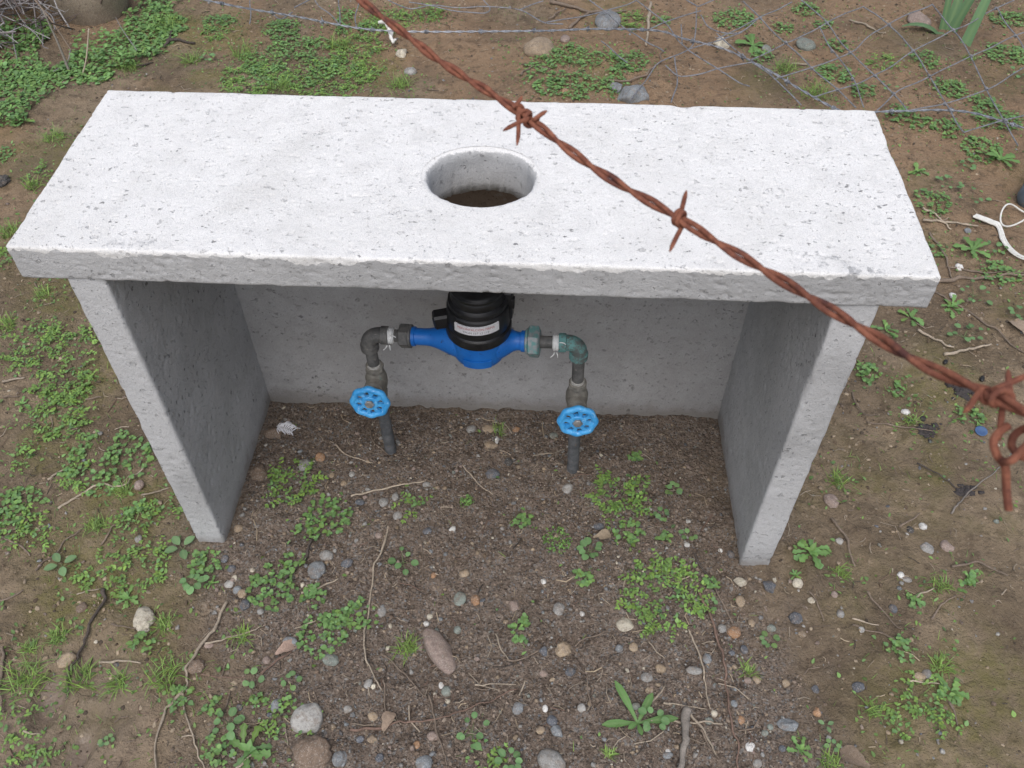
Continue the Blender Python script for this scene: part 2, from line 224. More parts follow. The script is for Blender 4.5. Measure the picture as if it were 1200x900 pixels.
PLANTS = [  # x, y, radius, kind, label
    (-0.7803, -0.0603, 0.0272, 'oval', 'seedling with four pale oval leaves on bare mud at the left'),
    (-0.5664, -0.0135, 0.0280, 'oval', "tall seedling with three oval leaves just left of the left panel's foot"),
    (0.2818, -0.3049, 0.0547, 'rosette', 'toothed rosette weed with four long leaves near the bottom centre'),
    (0.3060, -0.2993, 0.0229, 'round', 'round leaved seedling touching the toothed rosette weed'),
    (0.6234, 0.0372, 0.0415, 'lobed', "dark green lobed rosette just outside the right panel's foot"),
    (0.5205, -0.1480, 0.0162, 'round', 'seedling of four small round leaves behind the wedge shaped stone'),
    (0.3432, -0.0706, 0.0810, 'fern', "big feathery weed inside the right panel's foot, behind the cream white stone"),
    (0.2696, 0.1482, 0.0619, 'fern', 'ferny weed under the slab right of the right riser pipe'),
    (-0.3852, 0.1487, 0.0532, 'fern', 'ferny weed under the slab beside the left panel'),
    (-0.3021, 0.0731, 0.0446, 'clover', 'trail of clover-like leaves under the slab left of the left riser pipe'),
    (0.1426, 0.0398, 0.0282, 'cushion', 'tight green cushion weed in the middle of the sheltered soil'),
    (0.2042, 0.0183, 0.0297, 'round', 'row of round leaves beside the flat slate blue pebble'),
    (0.2815, 0.0615, 0.0302, 'clover', 'clover-like clump behind and left of the big feathery weed'),
    (0.3738, 0.1674, 0.0174, 'round', 'small round leaved weed right of the right riser pipe'),
    (0.3463, 0.1060, 0.0154, 'round', 'small round leaved weed just behind a small clover-like clump, behind the big feathery weed'),
    (0.3941, 0.0617, 0.0169, 'round', 'small round leaved weed behind and right of the smooth cream white stone'),
    (0.3009, 0.2497, 0.0125, 'clover', 'small clover-like clump right of the right riser pipe'),
    (0.3498, 0.0566, 0.0118, 'clover', 'small clover-like clump behind the big feathery weed'),
    (0.1959, -0.0396, 0.0162, 'clover', 'small clover-like clump behind and left of the smooth cream white stone'),
    (0.0773, 0.0818, 0.0218, 'clover', 'clover-like clump in front and left of the right riser pipe'),
    (-0.0357, 0.1214, 0.0136, 'cushion', 'small cushion of tiny leaves in front and right of the left riser pipe'),
    (-0.1410, 0.1090, 0.0205, 'fern', 'small feathery weed in front and right of the left riser pipe'),
    (0.0173, 0.3134, 0.0181, 'grass', 'small tuft of green grass behind and left of the right riser pipe'),
    (0.0850, -0.1468, 0.0267, 'clover', 'clover-like clump in front and right of the pair of touching stones'),
    (-0.1151, -0.1890, 0.0282, 'grass', 'tuft of green grass left of the long pinkish stone'),
    (0.0101, -0.3348, 0.0331, 'round', 'round leaved weed in front of the long reddish stem at the bottom'),
    (0.0323, -0.3715, 0.0298, 'fern', 'feathery weed left of the flat grey stone at the bottom edge'),
    (0.0739, -0.3780, 0.0238, 'round', 'round leaved weed in front and right of the long pinkish stone'),
    (-0.1444, -0.0214, 0.0329, 'round', 'round leaved weed behind and left of the pair of touching stones'),
    (-0.2054, -0.1322, 0.0321, 'clover', 'clover-like clump behind and right of the large pale grey stone'),
    (-0.2356, -0.1623, 0.0255, 'clover', 'clover-like clump just right of a large clover-like clump, behind the large pale grey stone'),
    (-0.3755, -0.0847, 0.0465, 'clover', "clump of clover-like leaves on the dark soil right of the left panel's foot"),
    (-0.3495, -0.0358, 0.0268, 'clover', "clover-like clump just left of a blue grey rounded stone, right of the left panel's foot"),
    (-0.2980, -0.1014, 0.0229, 'clover', "clover-like clump in front and right of the left panel's foot, closest one"),
    (-0.2677, -0.1700, 0.0448, 'clover', 'large clover-like clump right of the pale forked branch'),
    (-0.3383, 0.0444, 0.0308, 'clover', 'clover-like clump behind and left of the pair of touching stones'),
    (-0.4094, -0.1833, 0.0228, 'grass', 'tuft of green grass behind and right of the pale forked branch'),
    (-0.2964, -0.3268, 0.0403, 'fern', 'drooping ferny weed beside the large pale grey stone'),
    (-0.3046, -0.2613, 0.0173, 'round', 'small round leaved weed behind the brown lumpy stone'),
    (-0.3728, -0.2589, 0.0191, 'round', 'small round leaved weed behind and left of the brown lumpy stone'),
    (-0.3509, -0.3017, 0.0157, 'clover', 'small clover-like clump right of the pale forked branch'),
    (-0.3460, -0.3808, 0.0433, 'lobed', 'light green lobed weed left of the brown lumpy stone'),
    (-0.3961, -0.3812, 0.0281, 'clover', 'clover-like clump in front and right of the pale forked branch'),
    (-0.3938, -0.3365, 0.0252, 'round', 'round leaved weed in front and right of the pale forked branch'),
    (-0.4206, -0.3111, 0.0175, 'clover', 'small clover-like clump in front and right of the pale forked branch'),
    (-0.5789, -0.3759, 0.0130, 'round', 'small round leaved weed in front and right of the muddy footprint'),
    (-0.6359, -0.0518, 0.0528, 'fern', "dense ferny weed left of the left panel's foot"),
    (-0.7148, -0.0712, 0.0249, 'fern', 'feathery weed just right of a oval leaved seedling, behind and left of the whitish clod'),
    (-0.5140, -0.0432, 0.0344, 'clover', "clover-like clump just in front of the left panel's foot"),
    (-0.6391, -0.1189, 0.0294, 'lobed', 'lobed weed just behind and left of the whitish clod'),
    (-0.5206, -0.0879, 0.0221, 'round', "round leaved weed in front of the left panel's foot"),
    (-0.4925, -0.0802, 0.0153, 'lobed', "small lobed weed in front of the left panel's foot"),
    (-0.5557, -0.1693, 0.0235, 'grass', 'tuft of green grass just right of the whitish clod'),
    (-0.5764, -0.2101, 0.0201, 'clover', 'small clover-like clump just in front of the whitish clod'),
    (-0.7342, -0.1992, 0.0244, 'grass', 'tuft of green grass left of the whitish clod'),
    (-0.7765, -0.2231, 0.0210, 'grass', 'small tuft of green grass behind and left of the muddy footprint'),
    (-0.7532, -0.2796, 0.0483, 'grass', 'large grass tuft behind the muddy footprint at the left edge'),
    (-0.6710, -0.2738, 0.0338, 'grass', 'tuft of green grass in front and left of the whitish clod'),
    (-0.5988, -0.2771, 0.0282, 'grass', 'tuft of green grass behind and right of the muddy footprint, closest one'),
    (-0.5219, -0.2639, 0.0360, 'grass', 'tuft of green grass just left of the pale forked branch'),
    (-0.4815, -0.3007, 0.0258, 'clover', 'clover-like clump just in front of the pale forked branch'),
    (-0.7553, -0.3544, 0.0289, 'fern', 'feathery weed left of the muddy footprint'),
    (-0.6950, -0.4137, 0.0332, 'fern', 'feathery weed in front and left of the muddy footprint'),
    (-0.9147, 0.0182, 0.0458, 'fern', 'feathery weed behind and left of the whitish clod, fourth closest'),
    (-0.8588, 0.0047, 0.0263, 'fern', 'feathery weed just left of a clover-like clump, behind and left of the whitish clod'),
    (-0.7481, 0.0345, 0.0295, 'grass', 'tuft of green grass behind and left of the whitish clod'),
    (-0.6768, 0.0421, 0.0399, 'fern', "feathery weed just in front of a clover-like clump, left of the left panel's foot"),
    (-1.0591, 0.4954, 0.0665, 'fern', 'large ferny weed left of the left panel, halfway up its height'),
    (-1.1530, 0.5611, 0.0322, 'grass', "tuft of green grass in front of the slab's left front corner"),
    (-0.9633, 0.5047, 0.0414, 'fern', "feathery weed in front and right of the slab's left front corner"),
    (-0.9551, 0.3960, 0.0634, 'fern', 'feathery weed on the mud left of the left panel, between two others'),
    (-0.9362, 0.2992, 0.0616, 'fern', 'large feathery weed behind and left of the whitish clod'),
    (-1.0182, 0.3262, 0.0210, 'lobed', "small lobed weed in front of the slab's left front corner"),
    (-0.8867, 0.2665, 0.0342, 'fern', "feathery weed in front of the slab's left front corner, closest one"),
    (-0.7840, 0.1835, 0.0886, 'clover', "widest green patch of leaves beside the left panel's outer face"),
    (-0.9683, 0.1855, 0.0241, 'fern', "small feathery weed in front of the slab's left front corner"),
    (-0.8294, 0.1481, 0.0309, 'fern', "feathery weed behind and left of the left panel's foot, second closest"),
    (-0.9166, 0.0626, 0.0502, 'clover', 'clump of leaves at the left edge above the fallen stalks'),
    (-0.7235, 0.1101, 0.0261, 'grass', "tuft of green grass behind and left of the left panel's foot"),
    (-0.6213, 0.0801, 0.0290, 'fern', "feathery weed behind and left of the left panel's foot"),
    (-0.6790, 0.0640, 0.0256, 'clover', "clover-like clump behind and left of the left panel's foot"),
    (-1.1103, 0.6724, 0.0281, 'grass', "small tuft of green grass in front and right of the slab's left front corner"),
    (-1.2872, 0.8891, 0.0358, 'grass', "tuft of green grass behind the slab's left front corner"),
    (-1.2462, 0.8035, 0.0348, 'fern', "feathery weed just behind the slab's left front corner"),
    (-1.2974, 1.0792, 0.0322, 'grass', "small tuft of green grass behind the slab's left front corner"),
    (-1.3261, 1.3037, 0.0456, 'grass', "tuft of green grass in front and left of the slab's back left corner"),
    (-1.4576, 1.3960, 0.0417, 'lobed', "lobed weed left of the slab's back left corner"),
    (-1.4393, 1.2159, 0.0342, 'clover', "small clover-like clump behind the slab's left front corner"),
    (-1.3055, 1.1227, 0.0272, 'fern', "small feathery weed behind the slab's left front corner"),
    (0.8317, 0.5078, 0.0307, 'clover', "clover-like clump in front and left of the slab's right front corner"),
    (0.8838, 0.4571, 0.0183, 'clover', "small clover-like clump in front and left of the slab's right front corner"),
    (0.9002, 0.6454, 0.0324, 'lobed', "lobed weed in front and left of the slab's right front corner, second closest"),
    (0.9667, 0.6851, 0.0353, 'lobed', "lobed weed in front and left of the slab's right front corner, closest one"),
    (1.0672, 0.7194, 0.0340, 'lobed', "lobed weed just in front and right of the slab's right front corner"),
    (1.1340, 0.7640, 0.0511, 'round', "round leaved weed just right of a lobed weed, right of the slab's right front corner"),
    (1.0693, 0.6195, 0.0529, 'round', "round leaved weed in front and right of the slab's right front corner"),
    (1.2142, 0.6982, 0.0324, 'round', 'round leaved weed in front of the white strap ring'),
    (1.2216, 0.8522, 0.0483, 'clover', 'clover-like clump in front of the white strap ring'),
    (1.1848, 0.9410, 0.0492, 'lobed', "lobed weed behind and right of the slab's right front corner"),
    (0.7097, 0.2139, 0.0258, 'grass', 'tuft of green grass just behind the egg shaped stone'),
    (0.8966, 0.3734, 0.0179, 'grass', 'small tuft of green grass left of the blue plastic disc'),
    (1.0180, 0.3784, 0.0245, 'clover', 'small clover-like clump just behind and left of the blue plastic disc'),
    (0.5423, -0.3350, 0.0249, 'lobed', 'lobed weed just in front and right of the wedge shaped stone'),
    (0.5963, -0.3239, 0.0126, 'round', 'small round leaved weed in front and right of the wedge shaped stone'),
    (0.5874, -0.3498, 0.0219, 'grass', 'tuft of green grass in front and right of the wedge shaped stone'),
    (0.5908, -0.2937, 0.0127, 'oval', 'small oval leaved seedling right of the wedge shaped stone'),
    (0.6754, -0.2625, 0.0227, 'grass', 'tuft of green grass right of the wedge shaped stone, closest one'),
    (0.7111, -0.2845, 0.0195, 'fern', 'small feathery weed right of the wedge shaped stone'),
    (0.7714, -0.2386, 0.0432, 'fern', 'feathery weed half under a straw near the right edge'),
    (0.8152, -0.2234, 0.0337, 'lobed', 'lobed weed right of the wedge shaped stone'),
    (0.8103, -0.1770, 0.0238, 'grass', 'tuft of green grass in front and right of the egg shaped stone'),
    (0.7488, -0.1538, 0.0253, 'clover', 'clover-like clump behind and right of the wedge shaped stone'),
    (0.7961, -0.0575, 0.0209, 'clover', 'small clover-like clump in front and right of the egg shaped stone, closest one'),
    (0.8492, -0.0239, 0.0213, 'grass', 'small tuft of green grass in front and right of the egg shaped stone'),
    (0.8968, -0.0087, 0.0180, 'clover', 'small clover-like clump in front of the blue plastic disc, closest one'),
    (0.5866, -0.0128, 0.0136, 'lobed', 'small lobed weed just behind and right of the slate blue streaked stone'),
    (0.6752, -0.0006, 0.0207, 'grass', 'small tuft of green grass in front of the egg shaped stone'),
    (0.4765, -0.2021, 0.0191, 'grass', 'small tuft of green grass in front of the bright orange stone'),
    (0.4240, -0.0818, 0.0147, 'round', 'small round leaved weed behind and left of the bright orange stone'),
    (0.4299, -0.0381, 0.0132, 'clover', 'small clover-like clump right of the big feathery weed'),
    (0.2329, -0.3566, 0.0120, 'grass', 'small tuft of green grass in front and left of the toothed rosette weed'),
    (0.7196, 2.1420, 0.0716, 'clover', 'clover-like clump behind and left of the mottled stone under the mesh'),
    (0.7603, 1.9590, 0.0591, 'lobed', 'lobed weed left of the mottled stone under the mesh'),
    (0.8747, 2.0696, 0.0355, 'clover', 'small clover-like clump just behind and left of the mottled stone under the mesh'),
    (0.7773, 1.8772, 0.0365, 'clover', 'small clover-like clump left of the mottled stone under the mesh'),
    (0.8426, 1.8010, 0.0539, 'grass', 'tuft of green grass just in front and left of the mottled stone under the mesh'),
    (0.9104, 1.6486, 0.0694, 'grass', 'tuft of green grass in front of the mottled stone under the mesh'),
    (1.0322, 1.9505, 0.0380, 'clover', 'small clover-like clump just right of the mottled stone under the mesh'),
    (0.9893, 1.7654, 0.0601, 'clover', 'clover-like clump in front and right of the mottled stone under the mesh, closest one'),
    (1.0480, 1.6628, 0.0411, 'clover', "clover-like clump behind and left of the slab's back right corner, closest one"),
    (1.1512, 1.8362, 0.0404, 'fern', "feathery weed behind the slab's back right corner"),
    (1.1342, 1.6887, 0.0537, 'round', "round leaved weed just behind and right of the slab's back right corner"),
    (1.2937, 1.8676, 0.0508, 'clover', 'clover-like clump just right of a feathery weed, in front and left of the iris leaves'),
    (1.3318, 1.7077, 0.0583, 'clover', 'clover-like clump just behind a lobed weed, in front and left of the iris leaves'),
    (1.5817, 1.9421, 0.0735, 'clover', 'clover-like clump in front and right of the iris leaves'),
    (1.4088, 1.6326, 0.0426, 'clover', 'clover-like clump just behind a lobed weed, in front of the iris leaves'),
    (1.5722, 1.8008, 0.0388, 'round', 'small round leaved weed in front and right of the iris leaves'),
    (1.4262, 1.5471, 0.0716, 'clover', 'clover-like clump just behind a round leaved weed, in front of the iris leaves'),
    (1.1979, 1.5062, 0.0401, 'clover', "clover-like clump just behind a lobed weed, right of the slab's back right corner"),
    (1.2746, 1.4863, 0.0461, 'clover', "clover-like clump just behind a round leaved weed, right of the slab's back right corner"),
    (1.1403, 1.5475, 0.0461, 'clover', "clover-like clump just in front of a feathery weed, right of the slab's back right corner"),
    (1.3381, 1.3914, 0.0567, 'clover', 'clover-like clump just behind a round leaved weed, behind and left of the white strap ring'),
    (1.3790, 1.3445, 0.0507, 'lobed', 'lobed weed behind the white strap ring'),
    (1.1347, 1.2818, 0.0375, 'lobed', "lobed weed in front and right of the slab's back right corner"),
    (1.1965, 1.2232, 0.0478, 'round', 'round leaved weed behind and left of the white strap ring, second closest'),
    (1.1313, 1.1314, 0.0514, 'clover', 'clover-like clump left of the white strap ring'),
    (1.2790, 1.3104, 0.0330, 'round', 'small round leaved weed behind and left of the white strap ring'),
    (1.2483, 1.1623, 0.0580, 'round', 'round leaved weed just behind a lobed weed, behind and left of the white strap ring'),
    (1.2398, 0.9467, 0.0348, 'round', "round leaved weed behind and right of the slab's right front corner"),
    (1.0934, 0.9348, 0.0242, 'clover', "small clover-like clump behind the slab's right front corner"),
    (1.6618, 2.1809, 0.0641, 'clover', 'clover-like clump behind and right of the iris leaves'),
    (1.0187, 2.1075, 0.0329, 'clover', 'small clover-like clump just behind and right of the mottled stone under the mesh'),
    (0.9806, 2.2246, 0.0473, 'clover', 'clover-like clump behind the mottled stone under the mesh'),
    (1.4559, 1.9145, 0.0262, 'grass', 'small tuft of green grass just in front of the iris leaves'),
    (0.1831, 1.7368, 0.1658, 'clover', 'broad patch of small round leaves behind the slab, beside the tan cobble'),
    (0.3505, 1.8261, 0.0647, 'clover', 'clover-like clump behind the angular rock behind the slab'),
    (0.3532, 2.1253, 0.0639, 'fern', 'feathery weed just right of the blue grey cobble'),
    (0.0857, 1.6376, 0.0444, 'clover', 'clover-like clump in front of the tan cobble'),
    (0.4703, 2.1282, 0.0321, 'clover', 'small clover-like clump right of the blue grey cobble'),
    (-0.8288, 1.6742, 0.1177, 'fern', "large feathery weed right of the slab's back left corner, closest one"),
    (-0.7303, 1.7858, 0.1743, 'clover', "broad leafy patch on the mud beyond the slab's back left part"),
    (-0.5916, 1.6800, 0.1386, 'fern', 'large feathery weed just left of a feathery weed, left of the tan cobble'),
    (-1.0473, 2.0323, 0.0593, 'clover', "clover-like clump behind and right of the slab's back left corner"),
    (-1.0304, 1.9476, 0.0451, 'fern', "feathery weed behind and right of the slab's back left corner"),
    (-1.0637, 1.7814, 0.0496, 'grass', "tuft of green grass behind and right of the slab's back left corner, second closest"),
    (-0.7351, 1.6183, 0.0575, 'grass', "tuft of green grass right of the slab's back left corner, second closest"),
    (-0.6118, 1.8987, 0.0675, 'grass', 'tuft of green grass just left of a large feathery weed, left of the tan cobble'),
    (-0.9060, 1.8204, 0.0555, 'grass', "tuft of green grass right of the slab's back left corner, closest one"),
    (-1.2155, 2.0021, 0.0732, 'grass', 'tuft of green grass just left of a feathery weed, right of the tan boulder'),
    (-1.2545, 1.7237, 0.0500, 'grass', "tuft of green grass behind and right of the slab's back left corner"),
    (-1.0070, 1.7783, 0.0308, 'round', "small round leaved weed right of the slab's back left corner"),
    (-0.5390, 1.8877, 0.0792, 'fern', 'large feathery weed just right of a tuft of green grass, left of the tan cobble'),
    (-0.4883, 1.7447, 0.0525, 'fern', 'feathery weed just in front of a large feathery weed, left of the tan cobble'),
    (-0.3662, 1.6483, 0.0508, 'grass', 'tuft of green grass just right of a large feathery weed, left of the tan cobble'),
    (-0.5754, 2.0573, 0.0958, 'clover', 'large clover-like clump just behind a large feathery weed, left of the tan cobble'),
    (-0.8179, 1.9942, 0.0639, 'clover', "clover-like clump right of the slab's back left corner"),
    (-0.4648, 2.0646, 0.0890, 'fern', 'large feathery weed just right of a large clover-like clump, left of the tan cobble'),
    (-0.3379, 2.1107, 0.0576, 'fern', 'feathery weed just right of a large feathery weed, left of the tan cobble'),
]
TWIGS = [  # thickness, colour, label, path
    (0.0081, 'p', "pale forked branch lying on the mud in front of the left panel's foot", [(-0.4522, -0.1211), (-0.4725, -0.1993), (-0.4912, -0.2439), (-0.4862, -0.2858), (-0.5068, -0.3231), (-0.4895, -0.4143)]),
    (0.0055, 'p', 'FORK', [(-0.4862, -0.2858), (-0.4740, -0.3028), (-0.4345, -0.3754), (-0.4022, -0.4165)]),
    (0.0049, 'p', 'long pale straw stalk behind and right of the pale forked branch', [(-0.4695, -0.1992), (-0.4209, -0.1824), (-0.3755, -0.1623)]),
    (0.0059, 'p', 'pale straw stalk in front and left of the whitish clod', [(-0.6445, -0.2407), (-0.6072, -0.2404), (-0.5655, -0.2445)]),
    (0.0086, 'k', 'dark bent stick with a knot, standing out on the left mud', [(-0.6833, -0.1016), (-0.6803, -0.1408), (-0.6872, -0.2146), (-0.6829, -0.2579), (-0.6826, -0.3086)]),
    (0.0055, 'b', 'long brown twig behind and left of the whitish clod', [(-0.8253, -0.0733), (-0.7988, -0.0172), (-0.7675, 0.0318)]),
    (0.0055, 'b', 'brown twig behind the whitish clod', [(-0.7254, -0.0155), (-0.7141, 0.0325), (-0.6895, 0.0337)]),
    (0.0074, 'b', 'brown twig just in front of a feathery weed, behind and left of the whitish clod', [(-0.9223, 0.0012), (-0.8442, -0.0472)]),
    (0.0064, 'b', 'brown twig left of the whitish clod', [(-0.8681, -0.1382), (-0.8308, -0.1106)]),
    (0.0044, 'p', 'short pale straw stalk behind and left of the whitish clod', [(-0.7319, -0.1161), (-0.6936, -0.1038)]),
    (0.0087, 'b', 'long brown twig behind and left of the muddy footprint', [(-0.8199, -0.2242), (-0.7983, -0.2742), (-0.7721, -0.3347)]),
    (0.0049, 'b', 'brown twig just right of a brown lumpy stone, right of the pale forked branch', [(-0.4286, -0.2561), (-0.4177, -0.2124)]),
    (0.0055, 'b', 'brown twig in front and right of the pale forked branch', [(-0.4271, -0.3669), (-0.4093, -0.3283), (-0.4060, -0.2804)]),
    (0.0101, 'k', "dark twig right of the left panel's foot", [(-0.3515, -0.0678), (-0.3229, -0.0124), (-0.3206, 0.0251)]),
    (0.0062, 'p', 'pale straw stalk left of the brown lumpy stone', [(-0.3598, -0.4105), (-0.3334, -0.3773)]),
    (0.0048, 'b', 'brown twig behind the brown lumpy stone', [(-0.3467, -0.2214), (-0.3345, -0.1749)]),
    (0.0064, 'r', 'reddish stem behind the large pale grey stone', [(-0.3569, -0.2480), (-0.3233, -0.2125), (-0.2932, -0.1761)]),
    (0.0040, 'r', 'reddish stem right of the pale forked branch', [(-0.4644, -0.2548), (-0.4242, -0.2559), (-0.3845, -0.2554)]),
    (0.0050, 'p', 'short pale straw stalk in front and left of the muddy footprint', [(-0.7223, -0.3675), (-0.6934, -0.3689)]),
    (0.0065, 'p', "pale straw stalk right of the left panel's foot", [(-0.3204, -0.0959), (-0.2885, -0.0822), (-0.2572, -0.0632)]),
    (0.0048, 'p', 'short pale straw stalk behind the large pale grey stone', [(-0.3215, -0.1646), (-0.2839, -0.1463)]),
    (0.0042, 'b', 'brown twig just in front and left of the whitish clod', [(-0.6433, -0.1754), (-0.6124, -0.1804), (-0.5777, -0.1787)]),
    (0.0056, 'p', 'long pale bent stalk curving down the dark soil left of centre', [(-0.1807, 0.0453), (-0.1946, -0.0477), (-0.1955, -0.1337), (-0.1815, -0.2133), (-0.1493, -0.2708)]),
    (0.0053, 'b', 'brown twig in front and left of the long pinkish stone', [(-0.1461, -0.2528), (-0.1388, -0.3037)]),
    (0.0046, 'b', 'long brown twig in front and left of the long pinkish stone', [(-0.1575, -0.2044), (-0.1194, -0.2333), (-0.0706, -0.2757)]),
    (0.0053, 'r', 'long reddish brown stem lying across the soil below the pink stone', [(-0.1895, -0.3415), (-0.1281, -0.3287), (-0.0525, -0.3109), (0.0164, -0.2860), (0.0793, -0.2566)]),
    (0.0053, 'b', 'brown straight stalk in front of the long pinkish stone', [(-0.0686, -0.2683), (-0.0510, -0.3249), (-0.0251, -0.3889)]),
    (0.0038, 'p', 'pale straw stalk in front and right of the long pinkish stone', [(0.0083, -0.2542), (0.0428, -0.2495), (0.0775, -0.2478)]),
    (0.0046, 'b', 'brown twig in front and right of the pair of touching stones, closest one', [(0.0578, -0.2047), (0.0887, -0.2016), (0.1134, -0.1880)]),
    (0.0046, 'p', 'short pale straw stalk behind and left of the flat grey stone at the bottom edge', [(0.0842, -0.2682), (0.0932, -0.2411)]),
    (0.0039, 'b', 'brown twig just behind a slate blue angular pebble, right of the pair of touching stones', [(0.0807, -0.0814), (0.1192, -0.1266), (0.1380, -0.1550)]),
    (0.0047, 'p', 'pale straw stalk in front and right of the pair of touching stones', [(0.0374, -0.1615), (0.0510, -0.1894), (0.0637, -0.2060)]),
    (0.0041, 'b', 'brown twig behind and left of the pair of touching stones', [(-0.1272, 0.0672), (-0.1124, 0.0109), (-0.1051, -0.0522)]),
    (0.0061, 'p', 'pale straight straw lying between the two riser pipes', [(-0.2662, 0.1219), (-0.2030, 0.1435), (-0.1235, 0.1661)]),
    (0.0045, 'p', 'pale straw stalk left of the left riser pipe', [(-0.3242, 0.2536), (-0.2853, 0.2245), (-0.2353, 0.2095)]),
    (0.0054, 'b', 'brown twig just behind and left of the left riser pipe', [(-0.2596, 0.2977), (-0.2334, 0.2558), (-0.2070, 0.2327)]),
    (0.0043, 'p', 'pale straw stalk left of the right riser pipe', [(-0.0535, 0.2120), (-0.0170, 0.1671), (0.0139, 0.1398)]),
    (0.0044, 'p', 'pale straw stalk just behind and left of the right riser pipe', [(0.0917, 0.2474), (0.1267, 0.2558), (0.1583, 0.2662)]),
    (0.0047, 'b', 'brown twig in front and left of the smooth cream white stone, closest one', [(0.1771, -0.1754), (0.2055, -0.1597), (0.2343, -0.1422)]),
    (0.0039, 'p', 'short pale straw stalk behind the toothed rosette weed', [(0.3072, -0.1579), (0.3211, -0.1762), (0.3351, -0.1880)]),
    (0.0038, 'b', 'brown twig behind and right of the flat grey stone at the bottom edge', [(0.2006, -0.2253), (0.2045, -0.2696), (0.2114, -0.2909)]),
    (0.0062, 'p', 'short pale straw stalk just behind and right of the toothed rosette weed', [(0.3042, -0.2705), (0.3165, -0.2553), (0.3304, -0.2384)]),
    (0.0069, 'p', 'pale bleached straw crossing the thick flat stick', [(0.3026, -0.3006), (0.3560, -0.2994), (0.4232, -0.2989)]),
    (0.0167, 'g', 'thick flat grey stick standing out at the bottom edge, right of the rosette weed', [(0.3660, -0.2790), (0.3581, -0.3257), (0.3444, -0.3801)]),
    (0.0046, 'p', 'pale straw stalk just behind the thick flat stick', [(0.3259, -0.2651), (0.3625, -0.2706), (0.3991, -0.2731)]),
    (0.0076, 'p', 'pale straw stalk just right of the thick flat stick', [(0.3689, -0.2789), (0.3872, -0.3105), (0.4040, -0.3506)]),
    (0.0061, 'b', 'brown twig just right of the thick flat stick', [(0.3844, -0.3106), (0.3919, -0.3337), (0.4049, -0.3546)]),
    (0.0071, 'r', 'long thin reddish stem running from the big weed to the bottom edge', [(0.4036, -0.0448), (0.4241, -0.1361), (0.4352, -0.2138), (0.4411, -0.3008), (0.4393, -0.3754)]),
    (0.0055, 'p', 'pale stalk parallel to the long reddish stem at its left', [(0.3809, -0.1318), (0.3969, -0.1881), (0.4046, -0.2743)]),
    (0.0083, 'k', 'dark twig right of the big feathery weed', [(0.4043, 0.0178), (0.4214, -0.0210), (0.4409, -0.0603)]),
    (0.0049, 'b', 'brown twig behind and left of the bright orange stone', [(0.4576, -0.1182), (0.4264, -0.0349), (0.4094, -0.0497)]),
    (0.0088, 'b', "brown rough stick pointing away from the right panel's foot", [(0.6770, 0.1164), (0.6916, 0.0654), (0.7035, 0.0053)]),
    (0.0050, 'b', "brown twig in front and right of the right panel's foot", [(0.6071, -0.0435), (0.6148, -0.0705), (0.6250, -0.1067)]),
    (0.0051, 'b', 'brown twig just left of a small clover-like clump, right of the slate blue streaked stone', [(0.7093, -0.0419), (0.7317, -0.0799), (0.7533, -0.1167)]),
    (0.0051, 'p', 'pale straw stalk right of the slate blue streaked stone', [(0.6750, -0.0977), (0.7208, -0.1086)]),
    (0.0050, 'b', 'long brown twig in front and right of the slate blue streaked stone', [(0.6720, -0.1126), (0.7172, -0.1250), (0.7653, -0.1591)]),
    (0.0073, 'b', 'brown twig just right of a grey oblong pebble, in front of the blue plastic disc', [(0.8796, 0.0194), (0.9279, 0.0235), (0.9757, 0.0009)]),
    (0.0052, 'b', 'brown twig in front and right of the egg shaped stone, second closest', [(0.8158, -0.0941), (0.8381, -0.0663), (0.8715, -0.0443)]),
    (0.0045, 'p', 'short pale straw stalk in front of the blue plastic disc, closest one', [(0.9527, -0.0386), (0.9674, -0.0258)]),
    (0.0050, 'p', 'pale straw stalk right of the wedge shaped stone', [(0.7431, -0.2092), (0.8024, -0.2123)]),
    (0.0053, 'p', 'short pale straw stalk in front and right of the egg shaped stone, closest one', [(0.7947, -0.0515), (0.8357, -0.0288)]),
    (0.0066, 'b', 'brown twig right of the wedge shaped stone', [(0.8078, -0.2401), (0.8033, -0.2971)]),
    (0.0065, 'b', 'short brown twig right of the egg shaped stone', [(0.8048, 0.0956), (0.8452, 0.1345)]),
    (0.0057, 'g', 'thin grey twig on the mud below the hooked wire end', [(0.9107, 0.1338), (0.9532, 0.1799), (1.0423, 0.2531)]),
    (0.0057, 'k', 'dark twig in front and left of the blue plastic disc', [(0.8797, 0.2601), (0.9078, 0.2294), (0.9358, 0.1954)]),
    (0.0049, 'b', 'brown twig behind the egg shaped stone', [(0.7855, 0.4521), (0.7961, 0.3967), (0.8319, 0.3866)]),
    (0.0049, 'b', 'long brown twig left of the blue plastic disc', [(0.7992, 0.3685), (0.8557, 0.3574), (0.9285, 0.3425)]),
    (0.0087, 'p', "pale straw stalk in front of the slab's right front corner", [(0.9654, 0.6369), (1.0003, 0.6056), (1.0320, 0.5802)]),
    (0.0098, 'p', "pale straw stalk in front and right of the slab's right front corner", [(1.0061, 0.5550), (1.0797, 0.5799), (1.1264, 0.5956)]),
    (0.0079, 'b', "long brown twig in front and right of the slab's right front corner", [(1.0473, 0.7713), (1.1127, 0.6951), (1.1994, 0.5672)]),
    (0.0119, 'b', "long brown twig right of the slab's right front corner", [(1.0594, 0.8178), (1.1728, 0.8328), (1.2943, 0.8513)]),
    (0.0084, 'b', "brown twig behind the slab's right front corner", [(1.0981, 0.9996), (1.1108, 0.9095), (1.1058, 0.8295)]),
    (0.0101, 'p', 'pale straw stalk just behind a tiny white lumpy pebble, left of the white strap ring', [(1.0904, 1.0552), (1.1610, 1.0552), (1.2283, 1.0444)]),
